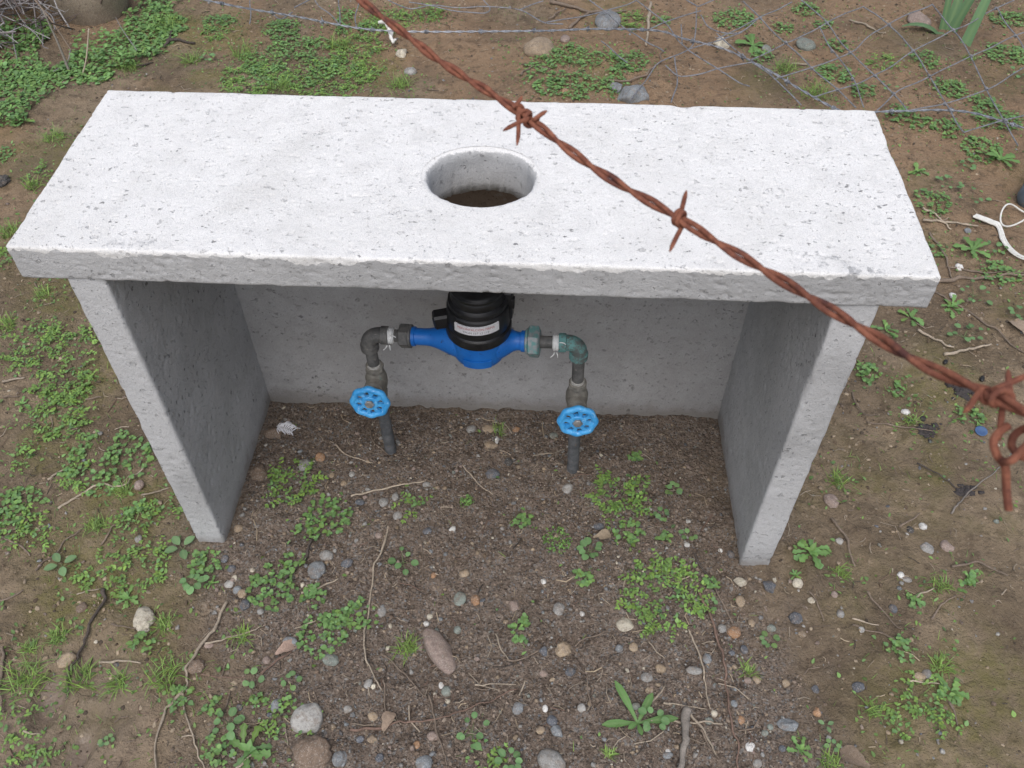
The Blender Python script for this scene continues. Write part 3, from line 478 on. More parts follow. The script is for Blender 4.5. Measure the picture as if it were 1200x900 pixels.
    (0.0089, 'p', 'pale straw stalk just in front of a clover-like clump, left of the white strap ring', [(1.1010, 1.1063), (1.1306, 1.0823), (1.1567, 1.0233)]),
    (0.0072, 'b', "long brown twig behind and right of the slab's right front corner", [(1.1109, 0.8708), (1.1794, 0.8551), (1.2848, 0.8603)]),
    (0.0065, 'b', "short brown twig in front of the slab's left front corner, closest one", [(-1.0867, 0.3797), (-1.0452, 0.3994)]),
    (0.0063, 'b', "short brown twig in front of the slab's left front corner, second closest", [(-1.0657, 0.3313), (-1.0292, 0.3429)]),
    (0.0067, 'b', 'brown twig just left of a feathery weed, behind and left of the whitish clod', [(-0.9159, -0.0136), (-0.8857, 0.0416)]),
    (0.0068, 'p', 'pale straw stalk behind and left of the whitish clod', [(-0.8859, 0.1306), (-0.8692, 0.1504), (-0.8516, 0.1641)]),
    (0.0075, 'p', 'crooked pale twig lying outside the left panel', [(-0.8346, 0.0618), (-0.7928, 0.1144), (-0.7269, 0.1239), (-0.7057, 0.1648)]),
    (0.0055, 'p', "pale straw stalk behind and left of the left panel's foot", [(-0.6815, 0.1015), (-0.6324, 0.1203)]),
    (0.0086, 'p', "short pale straw stalk in front of the slab's left front corner", [(-1.0878, 0.3821), (-1.0423, 0.3970)]),
    (0.0061, 'b', "short brown twig in front and right of the slab's left front corner", [(-0.8895, 0.3522), (-0.8560, 0.3588)]),
    (0.0128, 'k', "dark twig behind and right of the slab's back left corner", [(-1.1898, 1.9036), (-1.0833, 1.9032)]),
    (0.0115, 'k', 'short dark twig right of the tan boulder', [(-1.1794, 1.8699), (-1.1839, 1.9502), (-1.1796, 2.0038)]),
    (0.0094, 'k', 'short dark twig in front and right of the tan boulder', [(-1.2278, 1.7305), (-1.1871, 1.7593)]),
    (0.0149, 'b', "short brown twig just in front and right of the slab's back left corner", [(-1.2402, 1.5130), (-1.2045, 1.5632)]),
    (0.0087, 'b', 'brown twig just in front of the tan cobble', [(0.0966, 1.7445), (0.0061, 1.7766)]),
    (0.0087, 'b', 'brown twig just in front and left of the tan cobble', [(-0.0017, 1.7036), (0.0628, 1.7953)]),
    (0.0102, 'b', 'long brown twig just behind the angular rock behind the slab', [(0.2788, 1.6973), (0.3646, 1.7169), (0.4212, 1.7764), (0.4639, 1.8967)]),
    (0.0126, 'p', 'pale straw stalk right of the blue grey cobble', [(0.4385, 2.2532), (0.4228, 2.0666), (0.4069, 1.9216)]),
    (0.0091, 'p', 'short pale straw stalk just in front of the mottled stone under the mesh', [(0.9107, 1.8115), (0.8651, 1.8303)]),
    (0.0099, 'p', 'pale straw stalk right of the mottled stone under the mesh', [(1.1125, 2.1373), (1.1709, 2.0865), (1.2067, 2.0299)]),
    (0.0129, 'b', 'long brown twig just behind and left of the blue grey cobble', [(0.0869, 2.2226), (0.2214, 2.1661), (0.3552, 2.1917)]),
    (0.0097, 'b', 'short brown twig behind and right of the tan cobble', [(0.0810, 2.0853), (0.1384, 2.1745)]),
    (0.0129, 'b', 'brown twig just left of the blue grey cobble', [(0.1570, 2.0295), (0.2214, 2.1661)]),
]
DARK_SOIL = [(-0.5491, 0.4275), (0.5363, 0.4558), (0.4881, -0.0472), (0.5604, -0.1595), (0.5680, -0.3678), (0.5555, -0.4383), (-0.3977, -0.4849), (-0.3921, -0.3541), (-0.3709, -0.2363), (-0.4714, -0.1115), (-0.4788, -0.0047)]
COVER = [
    [(-1.6032, 1.4445), (-1.5178, 1.6192), (-1.5801, 1.9147), (-1.5483, 1.9456), (-1.3675, 1.9724), (-1.4411, 2.2321), (-1.1298, 2.2813), (-1.1747, 1.9644), (-1.2401, 1.7639), (-1.2868, 1.5807), (-1.4167, 1.5012), (-1.4881, 1.3589)],
    [(-1.8606, 2.0199), (-1.6029, 1.9725), (-1.4876, 1.7515), (-1.5403, 1.5434), (-1.6239, 1.4908)],
]
MOSS = [(0.719, 0.036, 0.123), (0.997, 0.226, 0.156), (1.036, 0.360, 0.102), (0.918, -0.188, 0.104), (0.820, -0.281, 0.100), (0.978, 0.478, 0.104), (-0.682, 0.023, 0.109), (-0.629, -0.309, 0.075), (-0.718, -0.106, 0.106), (-0.705, 0.142, 0.112), (-0.910, 0.219, 0.080), (-0.869, 0.463, 0.106), (-1.050, 0.681, 0.116), (-1.030, 1.914, 0.192), (-0.431, 1.725, 0.116), (-1.305, 1.281, 0.141), (-1.018, 1.670, 0.120), (0.862, -0.080, 0.105), (0.677, 0.253, 0.074), (0.726, 0.151, 0.109), (-0.374, -0.018, 0.034), (-0.567, -0.183, 0.084)]
BARBED_BACK = [
    [(-1.2837, 2.0719, 0.0900), (-1.0666, 2.0174, 0.0800), (-0.9168, 1.9853, 0.0700), (-0.7408, 1.9552, 0.0600), (-0.5361, 1.9101, 0.0500), (-0.3661, 1.8959, 0.0500), (-0.1443, 1.9071, 0.0500), (0.0775, 1.9239, 0.0500), (0.2444, 1.9437, 0.0500), (0.4388, 1.9421, 0.0500), (0.5182, 1.8955, 0.0500), (0.6498, 1.8405, 0.0450), (0.7702, 1.7298, 0.0400), (0.8589, 1.6238, 0.0350), (0.9561, 1.5240, 0.0300), (1.0161, 1.5133, 0.0300), (1.0683, 1.5250, 0.0300), (1.1538, 1.5258, 0.0350), (1.2453, 1.5350, 0.0350), (1.3497, 1.5300, 0.0300), (1.4677, 1.4599, 0.0300), (1.5902, 1.3971, 0.0300)],
]
MESH_WIRES = [
    [(0.7298, 2.0975, 0.0850), (0.7739, 1.9916, 0.0769), (0.8383, 1.8541, 0.0658), (0.8988, 1.7211, 0.0542), (0.9598, 1.6174, 0.0446), (0.9979, 1.5299, 0.0362)],
    [(0.9261, 2.1074, 0.0850), (0.9860, 1.9724, 0.0746), (1.0311, 1.8083, 0.0612), (1.0882, 1.6915, 0.0508), (1.1249, 1.6050, 0.0427), (1.1471, 1.5294, 0.0354)],
    [(1.1260, 2.0913, 0.0831), (1.1859, 1.9726, 0.0738), (1.2308, 1.8275, 0.0619), (1.2522, 1.6997, 0.0508), (1.2666, 1.5633, 0.0381), (1.2876, 1.4214, 0.0350)],
    [(1.3548, 2.1133, 0.0838), (1.3857, 1.9533, 0.0715), (1.4058, 1.8089, 0.0596), (1.4098, 1.6441, 0.0450), (1.4216, 1.4895, 0.0350), (1.4192, 1.3600, 0.0350)],
    [(1.5575, 2.0871, 0.0812), (1.5763, 1.9291, 0.0688), (1.5801, 1.7773, 0.0562), (1.5770, 1.6194, 0.0419)],
    [(0.6242, 1.8956, 0.0700), (0.6933, 1.7777, 0.0600), (0.7697, 1.6884, 0.0519), (0.8417, 1.5380, 0.0377)],
    [(0.9588, 1.9562, 0.0735), (0.9766, 1.8147, 0.0619), (1.0149, 1.6707, 0.0492), (1.0212, 1.5350, 0.0365)],
    [(0.6216, 1.8668, 0.0677), (0.7739, 1.9916, 0.0769), (0.8961, 2.0954, 0.0842)],
    [(0.7153, 1.7607, 0.0585), (0.8383, 1.8541, 0.0658), (0.9860, 1.9724, 0.0746), (1.1260, 2.0913, 0.0831)],
    [(0.7847, 1.6634, 0.0496), (0.8988, 1.7211, 0.0542), (1.0311, 1.8083, 0.0612), (1.1859, 1.9726, 0.0738), (1.3548, 2.1133, 0.0838)],
    [(0.8850, 1.5766, 0.0412), (0.9598, 1.6174, 0.0446), (1.0882, 1.6915, 0.0508), (1.2308, 1.8275, 0.0619), (1.3857, 1.9533, 0.0715), (1.5575, 2.0871, 0.0812), (1.6375, 2.1433, 0.0850)],
    [(1.0567, 1.5249, 0.0354), (1.1249, 1.6050, 0.0427), (1.2522, 1.6997, 0.0508), (1.4058, 1.8089, 0.0596), (1.5763, 1.9291, 0.0688), (1.6508, 1.9813, 0.0727)],
    [(1.1471, 1.5294, 0.0354), (1.2666, 1.5633, 0.0381), (1.4098, 1.6441, 0.0450), (1.5801, 1.7773, 0.0562)],
    [(1.2876, 1.4214, 0.0350), (1.4216, 1.4895, 0.0350), (1.5552, 1.5459, 0.0350)],
    [(0.5723, 2.0374, 0.0812), (0.6426, 2.1037, 0.0858)],
    [(0.5723, 2.0374, 0.0812), (0.5294, 2.1086, 0.0865)],
    [(0.5788, 2.0121, 0.0792), (0.4921, 1.9624, 0.0758), (0.4522, 1.9406, 0.0742), (0.4068, 1.9089, 0.0719)],
    [(0.5768, 1.9867, 0.0773), (0.5997, 1.9283, 0.0727), (0.6519, 1.9018, 0.0704), (0.7076, 1.9143, 0.0712), (0.7739, 1.9916, 0.0769)],
    [(0.5305, 1.8015, 0.0627), (0.6204, 1.8526, 0.0665), (0.7071, 1.9094, 0.0708)],
    [(0.5305, 1.8015, 0.0627), (0.6031, 1.7150, 0.0550), (0.6684, 1.6363, 0.0477), (0.7022, 1.6170, 0.0458)],
    [(0.4512, 1.7162, 0.0558), (0.4900, 1.6658, 0.0512), (0.5528, 1.6732, 0.0515), (0.6207, 1.7071, 0.0542), (0.7164, 1.7473, 0.0573)],
]
LOOSE_WIRES = [
    [(-0.4730, 2.1315, 0.0400), (-0.4204, 2.0905, 0.0400), (-0.3710, 2.0685, 0.0400), (-0.3043, 2.0964, 0.0400), (-0.2166, 2.0947, 0.0400), (-0.1238, 2.0993, 0.0400), (-0.0183, 2.0802, 0.0400), (0.0647, 2.0007, 0.0400), (0.1328, 1.9924, 0.0400)],
    [(-0.3945, 2.1166, 0.0400), (-0.2376, 2.0691, 0.0400), (-0.1904, 2.0594, 0.0400), (-0.1321, 2.0502, 0.0400), (-0.1114, 2.0877, 0.0400), (-0.1388, 2.1483, 0.0400)],
    [(-0.0183, 2.0802, 0.0400), (0.0208, 2.1190, 0.0400), (0.0608, 2.1521, 0.0400)],
    [(0.2190, 2.1664, 0.0400), (0.2646, 2.0945, 0.0400), (0.3194, 2.0018, 0.0400), (0.3881, 1.9026, 0.0400), (0.4352, 1.8608, 0.0400), (0.4551, 1.8293, 0.0400)],
    [(0.2608, 1.8851, 0.0400), (0.2976, 1.8214, 0.0400), (0.3387, 1.7598, 0.0400)],
    [(0.3774, 2.1744, 0.0400), (0.4615, 2.0207, 0.0400), (0.5088, 1.8975, 0.0400), (0.5374, 1.8442, 0.0400)],
    [(0.0760, 2.0013, 0.0400), (0.1723, 2.0416, 0.0400), (0.2529, 2.0817, 0.0400), (0.3347, 2.1225, 0.0400), (0.3769, 2.1618, 0.0400)],
    [(0.5862, 2.1229, 0.0400), (0.5679, 1.9453, 0.0400), (0.5374, 1.8442, 0.0400), (0.4284, 1.7435, 0.0400), (0.3748, 1.6202, 0.0400), (0.3352, 1.5275, 0.0400)],
    [(0.5249, 2.0005, 0.0400), (0.5182, 1.8759, 0.0400)],
    [(0.4908, 1.7990, 0.0400), (0.4823, 1.6452, 0.0400), (0.4559, 1.5242, 0.0400)],
    [(-0.9450, 2.1329, 0.0400), (-0.9269, 2.0344, 0.0400), (-0.9067, 1.9401, 0.0400)],
    [(-0.6404, 2.1419, 0.0400), (-0.6220, 2.0376, 0.0400), (-0.6036, 1.9495, 0.0400)],
    [(-0.6036, 1.9495, 0.0400), (-0.6760, 2.0470, 0.0400), (-0.7275, 2.1312, 0.0400)],
    [(-0.7773, 2.0298, 0.0400), (-0.8071, 1.9804, 0.0400), (-0.8493, 2.0141, 0.0400)],
    [(-0.5727, 2.1264, 0.0400), (-0.5605, 2.0166, 0.0400), (-0.5434, 1.9294, 0.0400)],
    [(-0.7808, 2.0601, 0.0400), (-0.7334, 2.1309, 0.0400)],
]
RUSTY_WIRE = [(-0.8678, 0.3091, 1.4487), (-0.4255, -0.0891, 1.3728), (-0.1674, -0.3214, 1.3285), (0.0169, -0.4873, 1.2968), (0.0554, -0.5226, 1.2885), (0.0887, -0.5520, 1.2845), (0.1189, -0.5829, 1.2807), (0.1471, -0.6125, 1.2806), (0.1713, -0.6407, 1.2830), (0.1915, -0.6674, 1.2873), (0.2078, -0.6915, 1.2936), (0.2189, -0.7080, 1.3009), (0.2236, -0.7168, 1.3041), (0.2759, -0.7975, 1.3314), (0.3807, -0.9588, 1.3862), (0.5902, -1.2815, 1.4956)]
WIRE_HOOK = [(0.22519, -0.73030, 1.28053), (0.22399, -0.72724, 1.28468), (0.22185, -0.72446, 1.29096), (0.21921, -0.72262, 1.29351), (0.21848, -0.71965, 1.29539), (0.21994, -0.71731, 1.29679), (0.22261, -0.71602, 1.29818)]
WIRE_HOOK_TWIST = [(0.21934, -0.72521, 1.29443), (0.21953, -0.72759, 1.29839), (0.22321, -0.72406, 1.29786), (0.22805, -0.72003, 1.29863), (0.23159, -0.71984, 1.30282), (0.23555, -0.72528, 1.30584)]
WIRE_HOOK_LOOP = [(0.22909, -0.71548, 1.29720), (0.22731, -0.71439, 1.29392), (0.22486, -0.71698, 1.29307), (0.22355, -0.72126, 1.29455), (0.22371, -0.72557, 1.29703), (0.22827, -0.72453, 1.29810), (0.23273, -0.72424, 1.30155)]
BARB_SPOTS = [(0.09141, -0.55257, 1.28570), (0.14766, -0.61255, 1.28103), (0.21889, -0.70840, 1.30066)]
STRAP_PATH = [(1.2295, 1.0815), (1.2614, 1.0546), (1.2783, 1.0378), (1.2721, 0.9823), (1.2757, 0.9455), (1.2867, 0.9131), (1.3092, 0.8916)]
STRAP_RING = [(1.3644, 1.0739), (1.3566, 1.0586), (1.3442, 1.0454), (1.3292, 1.0363), (1.3138, 1.0326), (1.3003, 1.0348), (1.2907, 1.0427), (1.2864, 1.0551), (1.2882, 1.0701), (1.2957, 1.0856), (1.3081, 1.0991), (1.3233, 1.1085), (1.3390, 1.1124), (1.3528, 1.1100), (1.3624, 1.1018), (1.3665, 1.0891), (1.3644, 1.0739)]
BOULDER = (-1.5078, 2.0747)  # 286 px/m
BRUSH = (-1.7309, 1.9960)  # 283 px/m
FEATHER = (-0.4373, 0.2922)  # 536 px/m
DISC = (1.0269, 0.3414)  # 494 px/m
IRIS_A = (1.4414, 2.1139)  # 292 px/m
IRIS_B = (1.5010, 2.0237)  # 296 px/m
BEND_LEAF = (1.3395, 2.0385)  # 300 px/m
GREY_PIPE = (1.3735, 1.1361)  # 375 px/m
DEAD_LEAF = (-0.1293, -0.3230)  # 658 px/m
DEAD_LEAF_B = (-0.3246, -0.2029)  # 625 px/m
DEAD_LEAF_C = (0.2306, 0.0508)  # 600 px/m
DEAD_LEAF_D = (1.1997, 0.6525)  # 439 px/m
DEAD_LEAF_E = (0.6264, -0.3451)  # 633 px/m
DROP_A = (0.9618, 0.5098)  # 477 px/m
DROP_B = (1.0042, 0.5351)  # 470 px/m
DROP_C = (1.0721, 0.4898)  # 470 px/m
SMEAR_A = (1.0256, 0.4502)  # 479 px/m
SMEAR_B = (0.9211, 0.3499)  # 503 px/m
SMEAR_C = (0.9534, 0.1928)  # 521 px/m
TAPE = (-0.4420, 1.9431)  # 325 px/m
FOOT_A = (-0.6582, -0.3461)  # 601 px/m
PUD_A = (-0.7057, -0.3096)  # 591 px/m
PUD_B = (-0.6290, -0.3930)  # 611 px/m
STEM_A = (-1.4315, 1.6853)  # 315 px/m
STEM_B = (-1.3804, 1.6517)  # 320 px/m
METER_L = (-0.1307, 0.3370)
METER_R = (0.0740, 0.3529)
METER_DX = 0.0186
RISER_L = -0.2103
RISER_R = 0.1668
BASE_L = (-0.2058, 0.2469)
BASE_R = (0.1734, 0.2140)
VALVE_L = 0.2150
VALVE_R = 0.2153
WHEEL_DX = 0.02

# ------------------------------------------------------------------ helpers
def hash2(ix, iy, iz, seed):
    h = (ix * 374761393 + iy * 668265263 + iz * 2147483647 + seed * 1274126177) & 0xFFFFFFFF
    h = ((h ^ (h >> 13)) * 1274126177) & 0xFFFFFFFF
    h = ((h ^ (h >> 16)) * 2246822519) & 0xFFFFFFFF
    return ((h ^ (h >> 15)) & 0xFFFFFF) / float(0xFFFFFF)

def noise3(P, scale, seed=0):
    """smooth value noise, -1..1"""
    Q = np.asarray(P, float) * scale
    I = np.floor(Q).astype(np.int64)
    F = Q - I
    F = F * F * F * (F * (F * 6 - 15) + 10)
    r = 0
    for dx in (0, 1):
        wx = F[:, 0] if dx else 1 - F[:, 0]
        for dy in (0, 1):
            wy = F[:, 1] if dy else 1 - F[:, 1]
            if Q.shape[1] == 2:
                r = r + wx * wy * hash2(I[:, 0] + dx, I[:, 1] + dy, 0, seed)
            else:
                for dz in (0, 1):
                    wz = F[:, 2] if dz else 1 - F[:, 2]
                    r = r + wx * wy * wz * hash2(I[:, 0] + dx, I[:, 1] + dy, I[:, 2] + dz, seed)
    return r * 2 - 1

def fbm(P, scale, octaves=3, seed=0):
    r, a = 0, 1.0
    for k in range(octaves):
        r = r + a * noise3(P, scale * 2.03 ** k, seed + 17 * k)
        a *= 0.5
    return r / 1.6

def smooth(a, b, x):
    t = np.clip((x - a) / (b - a), 0, 1)
    return t * t * (3 - 2 * t)

def poly_dist(P, poly):
    """signed distance, positive inside"""
    P = np.asarray(P, float)[:, :2]
    n = len(poly)
    best = np.full(len(P), 1e9)
    inside = np.zeros(len(P), bool)
    for i in range(n):
        a, b = np.array(poly[i]), np.array(poly[(i + 1) % n])
        ab = b - a
        t = np.clip(((P - a) @ ab) / (ab @ ab), 0, 1)
        best = np.minimum(best, np.hypot(*(P - a - t[:, None] * ab).T))
        c = (a[1] > P[:, 1]) != (b[1] > P[:, 1])
        x = (b[0] - a[0]) * (P[:, 1] - a[1]) / (b[1] - a[1] + 1e-12) + a[0]
        inside ^= c & (P[:, 0] < x)
    return np.where(inside, best, -best)

def link(o, parent=None):
    C.objects.link(o)
    if parent is not None:
        o.parent = parent
        o.matrix_parent_inverse = Matrix.Identity(4)
    return o

def mesh(name, V, F, mat, col=None, attrs=None, smooth_shade=True):
    """V (n,3); F list of int arrays with 3 or 4 columns; col (n,3) -> colour attribute 'tint'"""
    me = bpy.data.meshes.new(name)
    V = np.asarray(V, np.float32)
    F = [np.asarray(f, np.int32) for f in F if len(f)]
    me.vertices.add(len(V))
    me.vertices.foreach_set('co', V.ravel())
    loops = np.concatenate([f.ravel() for f in F])
    tot = np.concatenate([np.full(len(f), f.shape[1], np.int32) for f in F])
    st = np.concatenate([[0], np.cumsum(tot)[:-1]]).astype(np.int32)
    me.loops.add(len(loops))
    me.loops.foreach_set('vertex_index', loops)
    me.polygons.add(len(tot))
    me.polygons.foreach_set('loop_start', st)
    me.polygons.foreach_set('loop_total', tot)
    me.polygons.foreach_set('use_smooth', np.full(len(tot), smooth_shade))
    me.update(calc_edges=True)
    if col is not None:
        a = me.attributes.new('tint', 'FLOAT_COLOR', 'POINT')
        c = np.ones((len(V), 4), np.float32)
        c[:, :3] = col
        a.data.foreach_set('color', c.ravel())
    for k, v in (attrs or {}).items():
        a = me.attributes.new(k, 'FLOAT', 'POINT')
        a.data.foreach_set('value', np.asarray(v, np.float32))
    me.materials.append(mat)
    return me

def obj(name, me, parent=None, loc=None):
    o = bpy.data.objects.new(name, me)
    if loc is not None:
        o.location = loc
    return link(o, parent)

def tag(o, label=None, cat=None, group=None, kind=None):
    if label: o['label'] = label
    if cat: o['category'] = cat
    if group: o['group'] = group
    if kind: o['kind'] = kind
    return o

def empty(name, loc):
    o = bpy.data.objects.new(name, None)
    o.empty_display_size = 0.02
    o.location = loc
    return link(o)

class Geo:
    """collects shapes into one mesh"""
    def __init__(s):
        s.V, s.Q, s.T, s.K, s.n = [], [], [], [], 0
    def add(s, V, F, col=None):
        V = np.asarray(V, float)
        for f in F:
            f = np.asarray(f, np.int64)
            if len(f):
                (s.Q if f.shape[1] == 4 else s.T).append(f + s.n)
        s.V.append(V)
        s.K.append(np.broadcast_to(np.array(col if col is not None else (.5, .5, .5), float), (len(V), 3)))
        s.n += len(V)
        return s
    def mesh(s, name, mat, **k):
        F = []
        if s.Q: F.append(np.concatenate(s.Q))
        if s.T: F.append(np.concatenate(s.T))
        return mesh(name, np.concatenate(s.V), F, mat, np.concatenate(s.K), **k)

def frame_of(d):
    d = np.asarray(d, float) / np.linalg.norm(d)
    a = np.array([0, 0, 1.]) if abs(d[2]) < .9 else np.array([1., 0, 0])
    x = np.cross(a, d); x /= np.linalg.norm(x)
    return x, np.cross(d, x), d

def tube(path, rad, n=8, cap=True):
    """tube along a polyline with parallel-transported frames; rad scalar or per point"""
    P = np.asarray(path, float)
    m = len(P)
    r = np.broadcast_to(np.asarray(rad, float), (m,))
    T = np.gradient(P, axis=0)
    T /= np.linalg.norm(T, axis=1)[:, None] + 1e-12
    x, y, _ = frame_of(T[0])
    a = np.arange(n) * 2 * np.pi / n
    V = []
    for i in range(m):
        x = x - T[i] * (x @ T[i]); x /= np.linalg.norm(x) + 1e-12
        y = np.cross(T[i], x)
        V.append(P[i] + r[i] * (np.cos(a)[:, None] * x + np.sin(a)[:, None] * y))
    V = np.concatenate(V)
    i = np.arange(m - 1)[:, None] * n
    j = np.arange(n)[None, :]
    k = (np.arange(n)[None, :] + 1) % n
    Q = np.stack([i + j, i + k, i + n + k, i + n + j], -1).reshape(-1, 4)
    F = [Q]
    if cap:
        V = np.concatenate([V, P[:1], P[-1:]])
        c0, c1 = len(V) - 2, len(V) - 1
        j = np.arange(n); k = (j + 1) % n
        F.append(np.stack([np.full(n, c0), k, j], -1))
        b = (m - 1) * n
        F.append(np.stack([np.full(n, c1), b + j, b + k], -1))
    return V, F

def spline(P, k=6):
    """Catmull-Rom through the points"""
    P = np.asarray(P, float)
    if len(P) < 3:
        t = np.linspace(0, 1, k + 1)[:, None]
        return P[0] * (1 - t) + P[-1] * t
    Q = np.concatenate([[2 * P[0] - P[1]], P, [2 * P[-1] - P[-2]]])
    out = []
    for i in range(1, len(Q) - 2):
        for t in np.arange(k) / k:
            a, b, c, d_ = Q[i - 1], Q[i], Q[i + 1], Q[i + 2]
            out.append(.5 * (2 * b + (c - a) * t + (2 * a - 5 * b + 4 * c - d_) * t * t + (3 * b - a - 3 * c + d_) * t ** 3))
    out.append(P[-1])
    return np.array(out)

def lathe(profile, origin, axis, n=32, squash=None):
    """profile [(along, radius)] turned round axis"""
    x, y, d = frame_of(axis)
    o = np.asarray(origin, float)
    a = np.arange(n) * 2 * np.pi / n
    V = [o + d * h + r * (np.cos(a)[:, None] * x + np.sin(a)[:, None] * y) for h, r in profile]
    V = np.concatenate(V)
    m = len(profile)
    i = np.arange(m - 1)[:, None] * n
    j = np.arange(n)[None, :]
    k = (j + 1) % n
    Q = np.stack([i + j, i + k, i + n + k, i + n + j], -1).reshape(-1, 4)
    V = np.concatenate([V, [o + d * profile[0][0]], [o + d * profile[-1][0]]])
    c0, c1 = len(V) - 2, len(V) - 1
    j = np.arange(n); k = (j + 1) % n
    b = (m - 1) * n
    return V, [Q, np.stack([np.full(n, c0), k, j], -1), np.stack([np.full(n, c1), b + j, b + k], -1)]

def ico(sub):
    t = (1 + 5 ** .5) / 2
    V = np.array([(-1, t, 0), (1, t, 0), (-1, -t, 0), (1, -t, 0), (0, -1, t), (0, 1, t), (0, -1, -t), (0, 1, -t), (t, 0, -1), (t, 0, 1), (-t, 0, -1), (-t, 0, 1)], float)
    F = np.array([(0, 11, 5), (0, 5, 1), (0, 1, 7), (0, 7, 10), (0, 10, 11), (1, 5, 9), (5, 11, 4), (11, 10, 2), (10, 7, 6), (7, 1, 8), (3, 9, 4), (3, 4, 2), (3, 2, 6), (3, 6, 8), (3, 8, 9), (4, 9, 5), (2, 4, 11), (6, 2, 10), (8, 6, 7), (9, 8, 1)])
    V /= np.linalg.norm(V, axis=1)[:, None]
    for _ in range(sub):
        mid, V2, F2 = {}, list(V), []
        def m(a, b):
            k = (min(a, b), max(a, b))
            if k not in mid:
                p = V2[a] + V2[b]
                V2.append(p / np.linalg.norm(p)); mid[k] = len(V2) - 1
            return mid[k]
        for a, b, c in F:
            ab, bc, ca = m(a, b), m(b, c), m(c, a)
            F2 += [(a, ab, ca), (b, bc, ab), (c, ca, bc), (ab, bc, ca)]
        V, F = np.array(V2), np.array(F2)
    return V, F

EX, EY = 1.085, .93            # the hole is slightly oval
ICO = [ico(k) for k in range(4)]

def rough_box(lo, hi, cell, radius, chip, seed, hole=None):
    """box of weathered cast concrete: welded face grids, worn edges, pitted skin. hole=(cx,cy,r) cuts the two z faces.
    returns V, quads, top-face mask"""
    lo, hi = np.array(lo, float), np.array(hi, float)
    n = np.maximum(2, np.round((hi - lo) / cell).astype(int))
    P, Q, off = [], [], 0
    for ax in range(3):
        u, v = [(1, 2), (2, 0), (0, 1)][ax]
        gu, gv = np.meshgrid(np.arange(n[u] + 1), np.arange(n[v] + 1), indexing='ij')
        for side in (0, 1):
            I = np.zeros((gu.size, 3), int)
            I[:, u], I[:, v], I[:, ax] = gu.ravel(), gv.ravel(), side * n[ax]
            a = (np.arange(n[u])[:, None] * (n[v] + 1) + np.arange(n[v])[None, :]).ravel()
            q = np.stack([a, a + n[v] + 1, a + n[v] + 2, a + 1], -1)
            if side == 0: q = q[:, ::-1]
            P.append(I); Q.append(q + off); off += len(I)
    I = np.concatenate(P)
    key = (I[:, 0] * (n[1] + 1) + I[:, 1]) * (n[2] + 1) + I[:, 2]
    _, first, inv = np.unique(key, return_index=True, return_inverse=True)
    I = I[first]
    Q = inv[np.concatenate(Q)]
    V = lo + (hi - lo) * I / n
    zface = (I[:, 2] == n[2]) | (I[:, 2] == 0)
    if hole:
        cx, cy, r = hole
        dx, dy = V[:, 0] - cx, V[:, 1] - cy
        rr = np.hypot(dx / EX, dy / EY)
        near = zface & (np.abs(rr - r) < .72 * cell)
        V[near, 0] = cx + dx[near] / rr[near] * r
        V[near, 1] = cy + dy[near] / rr[near] * r
        rr[near] = r
        drop = zface & (rr < r - 1e-6)
        Q = Q[~drop[Q].any(1)]
    # worn arrises
    rad = radius * (1 + .5 * noise3(V, 40, seed)) + chip * smooth(.25, .8, fbm(V, 22, 2, seed + 5)) + 2.2 * chip * smooth(.62, .9, fbm(V, 11, 3, seed + 9))
    rad = np.minimum(np.maximum(rad, .001), .45 * (hi - lo).min())[:, None]
    q = np.clip(V, lo + rad, hi - rad)
    d_ = V - q
    L = np.linalg.norm(d_, axis=1)[:, None]
    N = d_ / np.maximum(L, 1e-9)
    V = q + N * rad
    # skin: gentle waviness and open pits
    e = .0008 * fbm(V, 7, 2, seed + 20) + .00016 * noise3(V, 90, seed + 21) + .00022 * noise3(V, 190, seed + 24)
    st = V * np.array([1.0, 1.7, 1.7])
    pit = smooth(.60, .72, noise3(st, 80, seed + 22)) * smooth(-.2, .35, noise3(V, 13, seed + 23)) * .0014
    pit += smooth(.64, .74, noise3(st, 150, seed + 32)) * .0014
    if hole:
        e = np.where(zface & (np.hypot((V[:, 0] - hole[0]) / EX, (V[:, 1] - hole[1]) / EY) < hole[2] + .004), 0, e)
        pit = np.where(zface & (np.hypot((V[:, 0] - hole[0]) / EX, (V[:, 1] - hole[1]) / EY) < hole[2] + .004), 0, pit)
    V = V + N * (e - pit)[:, None]
    return V, Q, N, pit / .003

